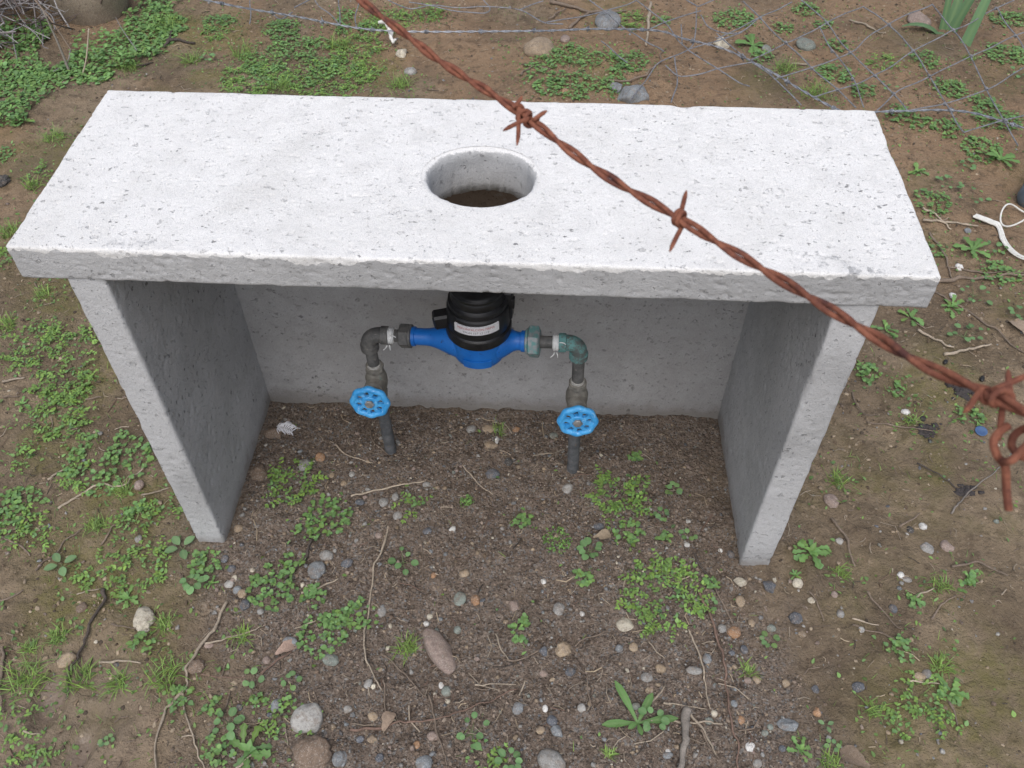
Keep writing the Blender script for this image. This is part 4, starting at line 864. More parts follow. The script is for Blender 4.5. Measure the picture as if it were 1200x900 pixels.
# ------------------------------------------------------------------ materials
class Mat:
    def __init__(s, name):
        s.m = bpy.data.materials.new(name); s.m.use_nodes = True
        s.t = s.m.node_tree; s.b = s.t.nodes['Principled BSDF']
    def n(s, kind, ins=None, **k):
        nd = s.t.nodes.new('ShaderNode' + kind)
        for a, v in k.items(): setattr(nd, a, v)
        for a, v in (ins or {}).items(): s.put(nd, a, v)
        return nd
    def put(s, nd, a, v):
        i = nd.inputs[a]
        if isinstance(v, bpy.types.NodeSocket): s.t.links.new(v, i)
        elif isinstance(v, (tuple, list)) and len(v) == 3 and i.type == 'RGBA': i.default_value = (*v, 1)
        else: i.default_value = v
    def set(s, **k):
        for a, v in k.items(): s.put(s.b, a.replace('_', ' '), v)
        return s
    def pos(s): return s.n('TexCoord').outputs['Object']
    def wpos(s): return s.n('NewGeometry').outputs['Position']
    def noise(s, v, scale, detail=3, rough=.55, dist=0):
        return s.n('TexNoise', {'Vector': v, 'Scale': scale, 'Detail': detail, 'Roughness': rough, 'Distortion': dist}).outputs['Fac']
    def vor(s, v, scale, feature='F1', rand=1.0):
        return s.n('TexVoronoi', {'Vector': v, 'Scale': scale, 'Randomness': rand}, feature=feature)
    def ramp(s, f, a, b, to0=0.0, to1=1.0):
        return s.n('MapRange', {'Value': f, 'From Min': a, 'From Max': b, 'To Min': to0, 'To Max': to1}, interpolation_type='SMOOTHSTEP').outputs[0]
    def mix(s, f, a, b, mode='MIX'):
        nd = s.n('Mix', data_type='RGBA', blend_type=mode)
        s.put(nd, 0, f); s.put(nd, 6, a); s.put(nd, 7, b)
        return nd.outputs[2]
    def math(s, op, a, b=0.0, c=0.0):
        nd = s.n('Math', operation=op)
        for i, v in enumerate((a, b, c)): s.put(nd, i, v)
        return nd.outputs[0]
    def attr(s, name, col=False):
        return s.n('Attribute', attribute_name=name).outputs['Color' if col else 'Fac']
    def bump(s, h, dist, strength=1.0, prev=None):
        ins = {'Height': h, 'Distance': dist, 'Strength': strength}
        if prev is not None: ins['Normal'] = prev
        return s.n('Bump', ins).outputs[0]

def mat_ground():
    m = Mat('soil'); p = m.wpos()
    dark, moss, wet = m.attr('dark'), m.attr('moss'), m.attr('wet')
    n1, n2, n3 = m.noise(p, 5, 5, .6), m.noise(p, 38, 5, .65), m.noise(p, 170, 4, .7)
    mud = m.mix(m.ramp(n1, .35, .68), (.185, .140, .092), (.305, .235, .160))
    red = m.attr('red')
    mud = m.mix(m.math('MULTIPLY', red, m.ramp(n2, .3, .7, .5, 1)), mud, (.345, .225, .135))
    mud = m.mix(m.ramp(n2, .46, .70, 0, .75), mud, (.110, .080, .054))
    nl = m.noise(p, 2.3, 3, .6)
    mud = m.mix(m.ramp(nl, .50, .66, 0, .45), mud, (.105, .078, .055))
    mud = m.mix(m.ramp(m.noise(p, 62, 3, .7), .60, .72, 0, .55), mud, (.40, .325, .24))
    mud = m.mix(m.ramp(n3, .55, .75, 0, .5), mud, (.40, .32, .23))
    mossc = m.mix(n2, (.150, .142, .050), (.225, .198, .078))
    mud = m.mix(m.math('MULTIPLY', moss, m.ramp(n2, .28, .62, .1, .75)), mud, mossc)
    dk = m.mix(m.ramp(n2, .3, .7), (.134, .100, .076), (.240, .188, .150))
    dk = m.mix(m.ramp(n1, .42, .66, 0, .65), dk, (.250, .200, .160))
    grain = m.vor(p, 260)
    sel = m.n('SeparateColor', {'Color': grain.outputs['Color']})
    dk = m.mix(m.ramp(sel.outputs[0], .80, .86, 0, .6), dk, (.33, .285, .24))
    dk = m.mix(m.ramp(sel.outputs[1], .84, .9, 0, .6), dk, (.22, .225, .225))
    dk = m.mix(m.ramp(sel.outputs[2], .76, .82, 0, .6), dk, (.07, .052, .042))
    col = m.mix(dark, mud, dk)
    col = m.mix(m.math('MULTIPLY', wet, .8), col, (.195, .150, .122))
    v2 = m.vor(p, 120); v3 = m.vor(p, 330)
    h = m.math('ADD', m.math('MULTIPLY', n2, .9), m.math('MULTIPLY', n3, .55))
    h2 = m.math('ADD', v2.outputs['Distance'], m.math('MULTIPLY', v3.outputs['Distance'], .6))
    n4 = m.noise(p, 90, 4, .75)
    h = m.math('ADD', h, m.math('MULTIPLY', n4, .8))
    b1 = m.bump(h, .013, m.math('MULTIPLY_ADD', wet, -.75, .9))
    b2 = m.bump(h2, .004, m.math('MULTIPLY_ADD', dark, .55, .25), b1)
    m.set(Base_Color=col, Roughness=m.math('SUBTRACT', m.ramp(n1, .3, .7, .82, .96), m.math('MULTIPLY', wet, .62)), Normal=b2)
    m.b.inputs['Specular IOR Level'].default_value = .3
    return m.m

def mat_concrete():
    m = Mat('concrete'); p = m.pos()
    n1, n2, n3 = m.noise(p, 4, 4), m.noise(p, 26, 5, .65), m.noise(p, 220, 3, .7)
    st = m.n('Mapping', {'Vector': p, 'Scale': (30, 55, 55)}).outputs[0]
    streak = m.noise(st, 1, 3, .6)
    base = m.mix(m.ramp(n1, .33, .68), (.42, .422, .426), (.515, .518, .523))
    base = m.mix(m.ramp(n2, .42, .70, 0, .55), base, (.375, .375, .377))
    base = m.mix(m.ramp(streak, .55, .72, 0, .15), base, (.57, .572, .575))
    base = m.mix(m.attr('lite'), base, (.60, .605, .615))
    base = m.mix(m.ramp(n3, .56, .74, 0, .4), base, (.32, .32, .325))
    lime = m.mix(m.ramp(n2, .40, .78), (.815, .81, .80), (.72, .715, .705))
    lime = m.mix(m.ramp(m.noise(p, 3.1, 5, .6, .8), .48, .68, 0, .32), lime, (.60, .59, .565))
    lime = m.mix(m.ramp(m.noise(p, 14, 4, .7), .56, .70, 0, .22), lime, (.58, .57, .55))
    paint = m.attr('paint')
    edge = m.ramp(m.math('ADD', paint, m.math('ADD', m.math('MULTIPLY', m.math('SUBTRACT', n2, .5), .55), m.math('MULTIPLY', m.math('SUBTRACT', n3, .5), .5))), .40, .60)
    bare = m.ramp(m.noise(m.n('Mapping', {'Vector': p, 'Scale': (60, 105, 100)}).outputs[0], 1, 2, .6), .72, .77, 0, .2)
    edge = m.math('MULTIPLY', edge, m.math('SUBTRACT', 1.0, bare))
    col = m.mix(edge, base, lime)
    pit = m.attr('pit')
    warp = m.n('VectorMath', {0: p, 1: m.n('VectorMath', {0: m.n('TexNoise', {'Vector': p, 'Scale': 190, 'Detail': 3}).outputs['Color'], 1: (.010, .010, .010)}, operation='MULTIPLY').outputs[0]}, operation='ADD').outputs[0]
    def pits(scale, pick, rmin, rmax, dark):
        v = m.vor(m.n('Mapping', {'Vector': warp, 'Scale': scale}).outputs[0], 1)
        s3 = m.n('SeparateColor', {'Color': v.outputs['Color']}).outputs
        rad = m.ramp(m.math('POWER', s3[1], 2.5), 0, 1, rmin, rmax)
        msk = m.math('MULTIPLY', m.ramp(m.math('SUBTRACT', rad, v.outputs['Distance']), 0, .10), m.ramp(s3[0], pick, pick + .02))
        return msk, m.math('MULTIPLY', msk, m.ramp(s3[2], 0, 1, dark * .25, dark))
    patchy = m.math('MULTIPLY', m.ramp(m.noise(p, 11, 3, .6), .40, .62, .06, 1), m.ramp(m.noise(p, 3.5, 2), .35, .6, .5, 1))
    m1, d1 = pits((60, 100, 80), .74, .10, .36, .75)
    m2, d2 = pits((120, 205, 160), .70, .14, .44, .9)
    m3, d3 = pits((300, 420, 360), .84, .20, .42, .6)
    pit_grime_shade = m.math('MULTIPLY', m.math('MAXIMUM', d1, m.math('MAXIMUM', d2, d3)), patchy)  # dark pit colour: grime plus the shade of the hollows, painted in
    brown_tint = m.attr('brown_tint')
    col = m.mix(m.math('MAXIMUM', pit_grime_shade, m.ramp(pit, .55, 1.0, 0, .3)), col, (.135, .138, .142))
    col = m.mix(m.math('MULTIPLY', brown_tint, m.ramp(n2, .25, .5, .6, 1)), col, (.185, .135, .100))
    damp = m.ramp(m.math('ADD', m.n('SeparateXYZ', {'Vector': p}).outputs[2], m.math('MULTIPLY', n2, .10)), .035, .085, .62, 0)
    col = m.mix(damp, col, (.19, .165, .135))
    h = m.math('ADD', m.math('MULTIPLY', n3, .7), m.math('MULTIPLY', m.noise(p, 75, 4, .7), .5))
    n5 = m.noise(p, 650, 2, .6)
    col = m.mix(m.ramp(n5, .38, .62, .16, 0), col, (.12, .12, .12))
    h = m.math('ADD', h, m.math('MULTIPLY', n5, .6))
    b = m.bump(h, .0017, .8)
    fine = m.vor(m.n('Mapping', {'Vector': p, 'Scale': (200, 330, 330)}).outputs[0], 1)
    b = m.bump(m.ramp(fine.outputs['Distance'], .08, .3), .0008, .35, b)
    b = m.bump(m.math('SUBTRACT', 1.0, m.math('MAXIMUM', m1, m.math('MAXIMUM', m2, m3))), .0022, .9, b)
    m.set(Base_Color=col, Roughness=.92, Normal=b)
    m.b.inputs['Specular IOR Level'].default_value = .25
    return m.m

def mat_tint(name, rough, scale, var, bump_d, spec=.3, speck=0.0, trans=0.0):
    """colour from the mesh, broken up by grain"""
    m = Mat(name); p = m.wpos(); c = m.attr('tint', True)
    n1, n2 = m.noise(p, scale, 4, .6), m.noise(p, scale * 5, 3, .65)
    col = m.mix(m.ramp(n1, .3, .7, 0, var), c, m.mix(.55, c, (.02, .018, .014)))
    col = m.mix(m.ramp(n2, .5, .72, 0, var), col, m.mix(.4, c, (.75, .73, .68)))
    if speck:
        dirt = m.ramp(m.noise(p, 75, 4, .65), .46, .66, 0, .55)
        col = m.mix(dirt, col, (.20, .155, .12))
        v = m.n('SeparateColor', {'Color': m.vor(p, 700).outputs['Color']})
        col = m.mix(m.ramp(v.outputs[0], .82, .88, 0, speck), col, (.02, .02, .022))
        col = m.mix(m.ramp(v.outputs[1], .86, .92, 0, speck), col, (.6, .58, .54))
    m.set(Base_Color=col, Roughness=rough, Normal=m.bump(m.math('ADD', n1, m.math('MULTIPLY', n2, .5)), bump_d, .7))
    m.b.inputs['Specular IOR Level'].default_value = spec
    return m.m

def mat_leaf():
    m = Mat('leaf'); p = m.wpos(); c = m.attr('tint', True)
    n = m.noise(p, 140, 3)
    col = m.mix(m.ramp(n, .35, .7, 0, .35), c, m.mix(.5, c, (.16, .26, .07)))
    col = m.mix(m.ramp(m.attr('rib'), .45, 1, 0, .35), col, (.25, .36, .16))
    m.set(Base_Color=col, Roughness=.55, Normal=m.bump(n, .0015, .5))
    m.b.inputs['Specular IOR Level'].default_value = .35
    tr = m.n('BsdfTranslucent', {'Color': m.mix(.3, col, (.25, .40, .05))})
    mx = m.n('MixShader', {0: .22})
    m.t.links.new(m.b.outputs[0], mx.inputs[1]); m.t.links.new(tr.outputs[0], mx.inputs[2])
    m.t.links.new(mx.outputs[0], m.t.nodes['Material Output'].inputs['Surface'])
    return m.m

def mat_two(name, a, b, scale, lo=.4, hi=.65, rough=.6, metal=0.0, c=None, cscale=60, bump_d=.001, spec=.5, clo=.55, chi=.7, coat=0):
    m = Mat(name); p = m.wpos()
    n1, n2 = m.noise(p, scale, 5, .65), m.noise(p, cscale, 4, .6)
    col = m.mix(m.ramp(n1, lo, hi), a, b)
    if c: col = m.mix(m.ramp(n2, clo, chi), col, c)
    m.set(Base_Color=col, Roughness=m.ramp(n1, .3, .7, rough - .07, rough + .08), Metallic=metal, Normal=m.bump(m.math('ADD', n1, n2), bump_d, .6))
    m.b.inputs['Specular IOR Level'].default_value = spec
    return m.m

M_soil, M_conc, M_leaf = mat_ground(), mat_concrete(), mat_leaf()
M_stone = mat_tint('stone', .8, 160, .45, .002, .3, .25)
M_grit = mat_tint('grit', .9, 300, .35, .001, .2)
M_wood = mat_tint('dry_stem', .85, 220, .5, .002, .2)
M_rust = mat_two('rust', (.150, .056, .038), (.275, .112, .070), 230, .35, .68, .9, 0, (.085, .038, .034), 75, .0010, .2, .54, .70)
M_galv = mat_two('galvanised_wire', (.20, .215, .245), (.38, .40, .44), 90, .35, .65, .5, .55, (.12, .12, .13), 240, .0003)
M_dull = mat_two('dull_wire', (.17, .175, .19), (.29, .295, .32), 90, .35, .65, .6, .3, (.10, .075, .06), 70, .0003)
M_blue = mat_two('blue_enamel', (.006, .125, .47), (.012, .16, .55), 30, .3, .7, .42, 0, (.02, .05, .17), 130, .0006, .5, .62, .74)
M_wheel = mat_two('light_blue_paint', (.035, .29, .66), (.08, .40, .78), 60, .35, .65, .38, 0, (.27, .56, .88), 130, .0008, .5, .54, .70)
M_iron = mat_two('zinc_iron_pipe', (.085, .085, .084), (.165, .160, .152), 55, .35, .68, .62, .15, (.25, .235, .21), 120, .0012, .4, .60, .74)
M_soily = mat_two('dirty_pipe', (.078, .084, .090), (.140, .143, .148), 60, .35, .68, .75, 0, (.16, .13, .105), 150, .003, .3, .6, .72)
M_brass = mat_two('weathered_brass', (.155, .145, .125), (.25, .238, .21), 70, .35, .68, .6, .15, (.13, .18, .165), 90, .0012, .4, .60, .72)
M_verd = mat_two('verdigris_brass', (.12, .135, .128), (.14, .31, .30), 70, .40, .56, .7, .1, (.12, .12, .11), 140, .0015, .35, .54, .68)
M_nutg = mat_two('green_grey_brass', (.22, .255, .26), (.34, .355, .365), 70, .35, .65, .62, .1, (.13, .29, .28), 90, .0015, .4, .46, .58)
M_black = mat_two('black_plastic', (.0065, .007, .0085), (.014, .014, .016), 40, .35, .65, .42, 0, (.03, .03, .03), 160, .0004, .5, .64, .76)
M_tape = mat_two('white_thread_tape', (.62, .63, .63), (.80, .80, .79), 240, .35, .65, .7, 0, (.42, .41, .39), 120, .002, .3, .6, .72)
M_oldtape = mat_two('old_thread_tape', (.30, .29, .265), (.46, .45, .42), 240, .35, .65, .8, 0, (.20, .18, .15), 120, .002, .3, .55, .7)
M_paper = mat_two('paper_label', (.66, .65, .68), (.74, .74, .76), 200, .3, .7, .6, 0, None, 60, .0002)
M_red = mat_two('red_print', (.42, .09, .10), (.50, .14, .15), 200, rough=.7)
M_ink = mat_two('grey_print', (.16, .16, .20), (.22, .22, .26), 200, rough=.7)
M_nutcap = mat_two('grey_nut', (.20, .20, .19), (.34, .33, .32), 140, .35, .65, .55, .4)
M_white = mat_two('white_plastic', (.66, .65, .60), (.80, .79, .75), 90, .3, .7, .5, 0, (.40, .37, .31), 60, .0008, .4, .6, .75)
M_feather = mat_two('white_feather', (.62, .62, .66), (.80, .80, .82), 300, .3, .7, .8)
M_disc = mat_two('blue_disc', (.045, .09, .20), (.075, .14, .27), 60, .3, .7, .5)
M_drop = mat_two('black_dropping', (.008, .008, .009), (.022, .020, .019), 180, .3, .7, .4, 0, None, 60, .002)
M_smear = mat_two('dark_soil_lump', (.030, .027, .030), (.065, .055, .052), 120, .3, .7, .8, 0, (.10, .08, .06), 300, .004)
M_pipe = mat_two('blue_grey_plastic', (.08, .105, .135), (.125, .155, .185), 30, .3, .7, .5, 0, (.16, .13, .10), 60)

# ------------------------------------------------------------------ ground
DS = np.array(DARK_SOIL)
PANEL_L, PANEL_R = (-.5418, -.4890), (.4864, .5416)     # x ranges of the two side panels
TOP, THICK, DEPTH, HALF = .7243, .0537, .3837, .6       # slab top, thickness, depth, half length
WALL_Y = .3729

def dark_of(P):
    s = poly_dist(P, DARK_SOIL) + .11 * fbm(P[:, :2], 5, 3, 3) + .05 * noise3(P[:, :2], 26, 4)
    return smooth(-.15, .09, s)

def ground_z(P):
    P = np.asarray(P, float)[:, :2]
    z = .016 * fbm(P, 1.7, 3, 11) + .006 * fbm(P, 8, 2, 12)
    # level where the box stands, so that its panels are bedded as in the photograph
    near = smooth(.55, .15, np.hypot(np.maximum(np.abs(P[:, 0]) - .55, 0), np.maximum(np.abs(P[:, 1] - .18) - .2, 0)))
    z = z * (1 - .8 * near) - near * (.006 + .014 * smooth(.05, .36, P[:, 1]))
    # soil banked against the panels
    d_ = np.minimum(np.hypot(np.maximum(np.abs(P[:, 0] + .5154) - .027, 0), np.maximum(np.abs(P[:, 1] - .2) - .2, 0)),
                    np.hypot(np.maximum(np.abs(P[:, 0] - .514) - .027, 0), np.maximum(np.abs(P[:, 1] - .2) - .2, 0)))
    z = z + .003 * smooth(.035, 0, d_) * (.55 + .8 * noise3(P, 26, 33))
    far = smooth(4, 9, np.hypot(P[:, 0], P[:, 1]))
    z = z * (1 - far)
    for (c, a, b, dpt) in ((PUD_A, .030, .050, .011), (PUD_B, .028, .060, .011), (FOOT_A, .085, .13, .006)):
        q = np.hypot((P[:, 0] - c[0]) / a, (P[:, 1] - c[1]) / b) + .25 * noise3(P, 22, 31)
        z = z - dpt * smooth(1.15, .45, q) + .006 * smooth(.35, 0, np.abs(q - 1.3))
    return z

def ground_fine(P):
    P = np.asarray(P, float)[:, :2]
    k = .6 + .4 * dark_of(P) * smooth(-.4, .3, fbm(P, 5, 3, 98))
    n = .0060 * fbm(P, 24, 3, 13) + .0026 * k * noise3(P, 75, 14) + .0016 * k * noise3(P, 140, 15)
    clod = smooth(.35, .75, noise3(P, 34, 16)) * smooth(-.1, .5, noise3(P, 3.1, 17)) * .006
    far = smooth(3, 6, np.hypot(P[:, 0], P[:, 1]))
    return (n + clod) * (1 - far)

def axis_steps(lo, hi, f_lo, f_hi, fine, mid):
    a = [f_lo]
    while a[-1] < f_hi: a.append(a[-1] + fine)
    while a[-1] < hi: a.append(a[-1] + mid)
    s = mid
    while a[-1] < 90: s *= 1.22; a.append(a[-1] + s)
    b = [f_lo]
    while b[-1] > lo: b.append(b[-1] - mid)
    s = mid
    while b[-1] > -90: s *= 1.22; b.append(b[-1] - s)
    return np.array(b[:0:-1] + a)

xs = axis_steps(-2.1, 2.1, -1.0, 1.15, .006, .014)
ys = axis_steps(-.6, 2.9, -.52, .75, .0055, .013)
X, Y = np.meshgrid(xs, ys, indexing='ij')
P = np.stack([X.ravel(), Y.ravel()], -1)
V = np.column_stack([P, ground_z(P) + ground_fine(P)])
a = (np.arange(len(xs) - 1)[:, None] * len(ys) + np.arange(len(ys) - 1)[None, :]).ravel()
Q = np.stack([a, a + len(ys), a + len(ys) + 1, a + 1], -1)
dark = dark_of(P)
moss = np.zeros(len(P))
for x, y, r in MOSS:
    moss = np.maximum(moss, smooth(1.5, .2, np.hypot((P[:, 0] - x) / r, (P[:, 1] - y) / (r * 1.25))))
moss = np.clip(moss * smooth(-.35, .35, fbm(P, 9, 3, 41)) + .55 * smooth(.1, .6, fbm(P, 4, 2, 42)), 0, 1) * (1 - dark)
wet = np.zeros(len(P))
for (c, a_, b_) in ((PUD_A, .030, .050), (PUD_B, .028, .060)):
    wet = np.maximum(wet, smooth(1.1, .6, np.hypot((P[:, 0] - c[0]) / a_, (P[:, 1] - c[1]) / b_) + .25 * noise3(P, 22, 31)))
wet = np.maximum(wet, .5 * smooth(1.3, .5, np.hypot((P[:, 0] - FOOT_A[0]) / .15, (P[:, 1] - FOOT_A[1]) / .15)))
red = smooth(.5, 1.3, P[:, 1]) * smooth(-.5, .3, fbm(P, 2.5, 3, 43) + .35 * smooth(-.4, .6, P[:, 0]))
g = obj('ground', mesh('ground', V, [Q], M_soil, attrs=dict(dark=dark, moss=moss, wet=wet, red=red)))
tag(g, 'bare brown mud with mossy patches and darker gravelly soil under the concrete box', kind='structure')

def gz(x, y):
    p = np.array([[x, y]])
    return float(ground_z(p)[0] + ground_fine(p)[0])
def gzs(P):
    P = np.asarray(P, float)
    return ground_z(P) + ground_fine(P)

# ------------------------------------------------------------------ concrete box
box = tag(empty('concrete_box', (0, .18, 0)),
          'grey concrete box with whitewashed top slab and round hole, open at the front', 'concrete box')
off = np.array([0, .18, 0])
def conc(name, lo, hi, cell, radius, chip, seed, hole=None, paint=None):
    V, Q, N, pit = rough_box(lo, hi, cell, radius, chip, seed, hole)
    pa = paint(V, N) if paint else np.zeros(len(V))
    st_ = smooth(.43, .50, V[:, 2] + .03 * noise3(V, 9, 77)) * (name == 'back_panel') + .20 * (name == 'back_panel')         # brown tint over the back panel, full strength in its upper part
    return obj(name, mesh(name, V - off, [Q], M_conc, attrs=dict(paint=pa, pit=pit, brown_tint=st_, lite=.75 * smooth(.016, .004, V[:, 1]) * smooth(-.7, .3, fbm(V, 8, 3, 58)) * (name == 'side_panel'))), box)          # front edges dusted with lime
HX, HY, HR = .0062, .1845, .0685
def slab_paint(V, N):
    drip = .0042 + .0022 * fbm(V * [1, 1, 0], 30, 2, 51) + .0022 * noise3(V * [1, 1, 0], 95, 56) + .0018 * noise3(V * [1, 1, 0], 190, 57) + .007 * smooth(.45, .9, noise3(V * [1, 1, 0], 11, 52))
    p = smooth(TOP - drip - .004, TOP - drip + .002, V[:, 2])
    rim = np.hypot((V[:, 0] - HX) / EX, (V[:, 1] - HY) / EY)
    p = p * smooth(HR + .000, HR + .012, rim + .006 * noise3(V, 70, 53))
    for (cx, cy, rx, ry) in ((-.44, .012, .05, .022), (.46, .03, .05, .03), (.52, .005, .03, .012)):     # worn patches on the front edge
        p = p * (1 - .50 * smooth(1.25, .2, np.hypot((V[:, 0] - cx) / rx, (V[:, 1] - cy) / ry) + .5 * noise3(V, 60, 54) + .5 * noise3(V, 160, 55)))
    return p
slab = conc('top_slab', (-HALF, 0, TOP - THICK), (HALF, DEPTH, TOP), .0027, .0030, .0046, 60, (HX, HY, HR + .010), slab_paint)
# rim and wall of the hole
na, prof = 160, [(HR + .0125, TOP - .0008), (HR + .007, TOP - .0010), (HR + .003, TOP - .004), (HR + .0008, TOP - .009), (HR, TOP - .016), (HR, TOP - .024), (HR - .001, TOP - .032), (HR - .0015, TOP - .044), (HR - .002, TOP - .054), (HR - .002, TOP - .070), (HR + .008, TOP - .071), (HR + .010, TOP - THICK + .0005)]
a = np.arange(na) * 2 * np.pi / na
V = np.concatenate([np.column_stack([HX + EX * r * np.cos(a), HY + EY * r * np.sin(a), np.full(na, z)]) for r, z in prof])
ins = np.repeat(np.array([0, .5, 1, 1, 1, 1, 1, 1, 1.3, 1.8, 1, 0]), na)
rad = (.0010 * noise3(V, 40, 61) + .0010 * noise3(V, 170, 62)) * ins
V[:, 0] += rad * np.tile(np.cos(a), len(prof)); V[:, 1] += rad * np.tile(np.sin(a), len(prof))
V[:, 2] += np.clip(ins - .4, 0, 2) * (.0016 * noise3(V, 38, 63) + .0012 * noise3(V, 210, 65))
i = np.arange(len(prof) - 1)[:, None] * na
j = np.arange(na)[None, :]; k = (j + 1) % na
Q = np.stack([i + j, i + na + j, i + na + k, i + k], -1).reshape(-1, 4)
rim_paint = np.repeat(np.array([1, .7, .45, .2, 0, 0, 0, 0, 0, 0, 0, 0.]), na)
hole = obj('hole_rim', mesh('hole_rim', V - off, [Q], M_conc, attrs=dict(paint=rim_paint, pit=np.zeros(len(V)))), slab)
ZT = TOP - THICK + .003
leg_paint = None
conc('side_panel', (PANEL_L[0], .004, -.11), (PANEL_L[1], WALL_Y + .03, ZT), .0042, .004, .004, 70, None, leg_paint)
conc('side_panel', (PANEL_R[0], .004, -.11), (PANEL_R[1], WALL_Y + .03, ZT), .0042, .004, .004, 80, None, leg_paint)
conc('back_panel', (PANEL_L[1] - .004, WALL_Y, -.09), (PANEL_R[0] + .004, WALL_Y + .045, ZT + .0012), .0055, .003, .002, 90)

# ------------------------------------------------------------------ water meter, pipes and valves
YL, YR = .240, .222                  # how far back the two risers stand
meter = tag(empty('water_meter', (-.0206, .23, 0)), 'blue water meter with black head, piped between two valves with light blue handwheels', 'water meter')
mo = np.array([-.0206, .23, 0])
def part(name, geo_or_vf, mat, parent=None, smooth_shade=True, origin=None):
    if isinstance(geo_or_vf, Geo): me = geo_or_vf; V = np.concatenate(me.V)
    g_ = Geo()
    if isinstance(geo_or_vf, Geo): g_ = geo_or_vf
    else: g_.add(*geo_or_vf)
    base = np.array(origin if origin is not None else mo)
    g_.V = [v - base for v in g_.V]
    me = g_.mesh(name, mat, smooth_shade=smooth_shade)
    if smooth_shade:
        me.set_sharp_from_angle(angle=R(38))
    return obj(name, me, parent or meter)

xL, zL, xR, zR = METER_L[0], METER_L[1], METER_R[0], METER_R[1]
A, B = np.array([xL, YL, zL]), np.array([xR, YR, zR])
ax = (B - A) / np.linalg.norm(B - A)
LEN = np.linalg.norm(B - A)
mid = (A + B) / 2 + np.array([METER_DX, 0, 0])
s0 = (mid - A) @ ax
# body: tapered conduits swelling into a round bowl
def body_r(t):
    e = .0155
    left = e + (.036 - e) * smooth(.12, s0 / LEN - .12, np.array([t]))[0]
    right = .0165 + (.034 - .0165) * smooth(.93, s0 / LEN + .17, np.array([t]))[0]
    return max(min(left, .036) if t < s0 / LEN else min(right, .034), e)
g_ = Geo().add(*lathe([(t * LEN, body_r(t)) for t in np.linspace(0, 1, 40)], A, ax, 32))
bowl = [(-.045, .003), (-.0448, .012), (-.0435, .023), (-.0405, .032), (-.0355, .0395), (-.0285, .0452), (-.020, .0487), (-.010, .0502), (.002, .0505), (.016, .051), (.030, .050)]
g_.add(*lathe(bowl, mid, (0, 0, 1), 40))
for t0, t1, r_ in ((.0, .035, .0178), (.955, 1.0, .0190)):
    g_.add(*lathe([(t0 * LEN, r_ - .001), (t0 * LEN + .001, r_), (t1 * LEN - .001, r_), (t1 * LEN, r_ - .001)], A, ax, 32))
body = part('meter_body', g_, M_blue)
# raised cast plate on the front of the bowl
ang = np.linspace(R(-118), R(-62), 13)
pv = []
for rr in (.0450, .0474):
    for zz in (-.022, -.004):
        taper = .0488 if zz < -.01 else .0505
        r_ = taper + (rr - .0445)
        pv += [(mid[0] + r_ * math.cos(q), mid[1] + r_ * math.sin(q), mid[2] + zz) for q in ang]
n_ = len(ang)
i = np.arange(n_ - 1)
F = [np.stack([2 * n_ + i, 2 * n_ + i + 1, 3 * n_ + i + 1, 3 * n_ + i], -1), np.stack([i, i + 1, 2 * n_ + i + 1, 2 * n_ + i], -1), np.stack([n_ + i, 3 * n_ + i, 3 * n_ + i + 1, n_ + i + 1], -1),
     np.array([[0, 2 * n_, 3 * n_, n_], [n_ - 1, 2 * n_ - 1, 4 * n_ - 1, 3 * n_ - 1]])]
part('cast_plate', (np.array(pv), F), M_blue, body, origin=mo)
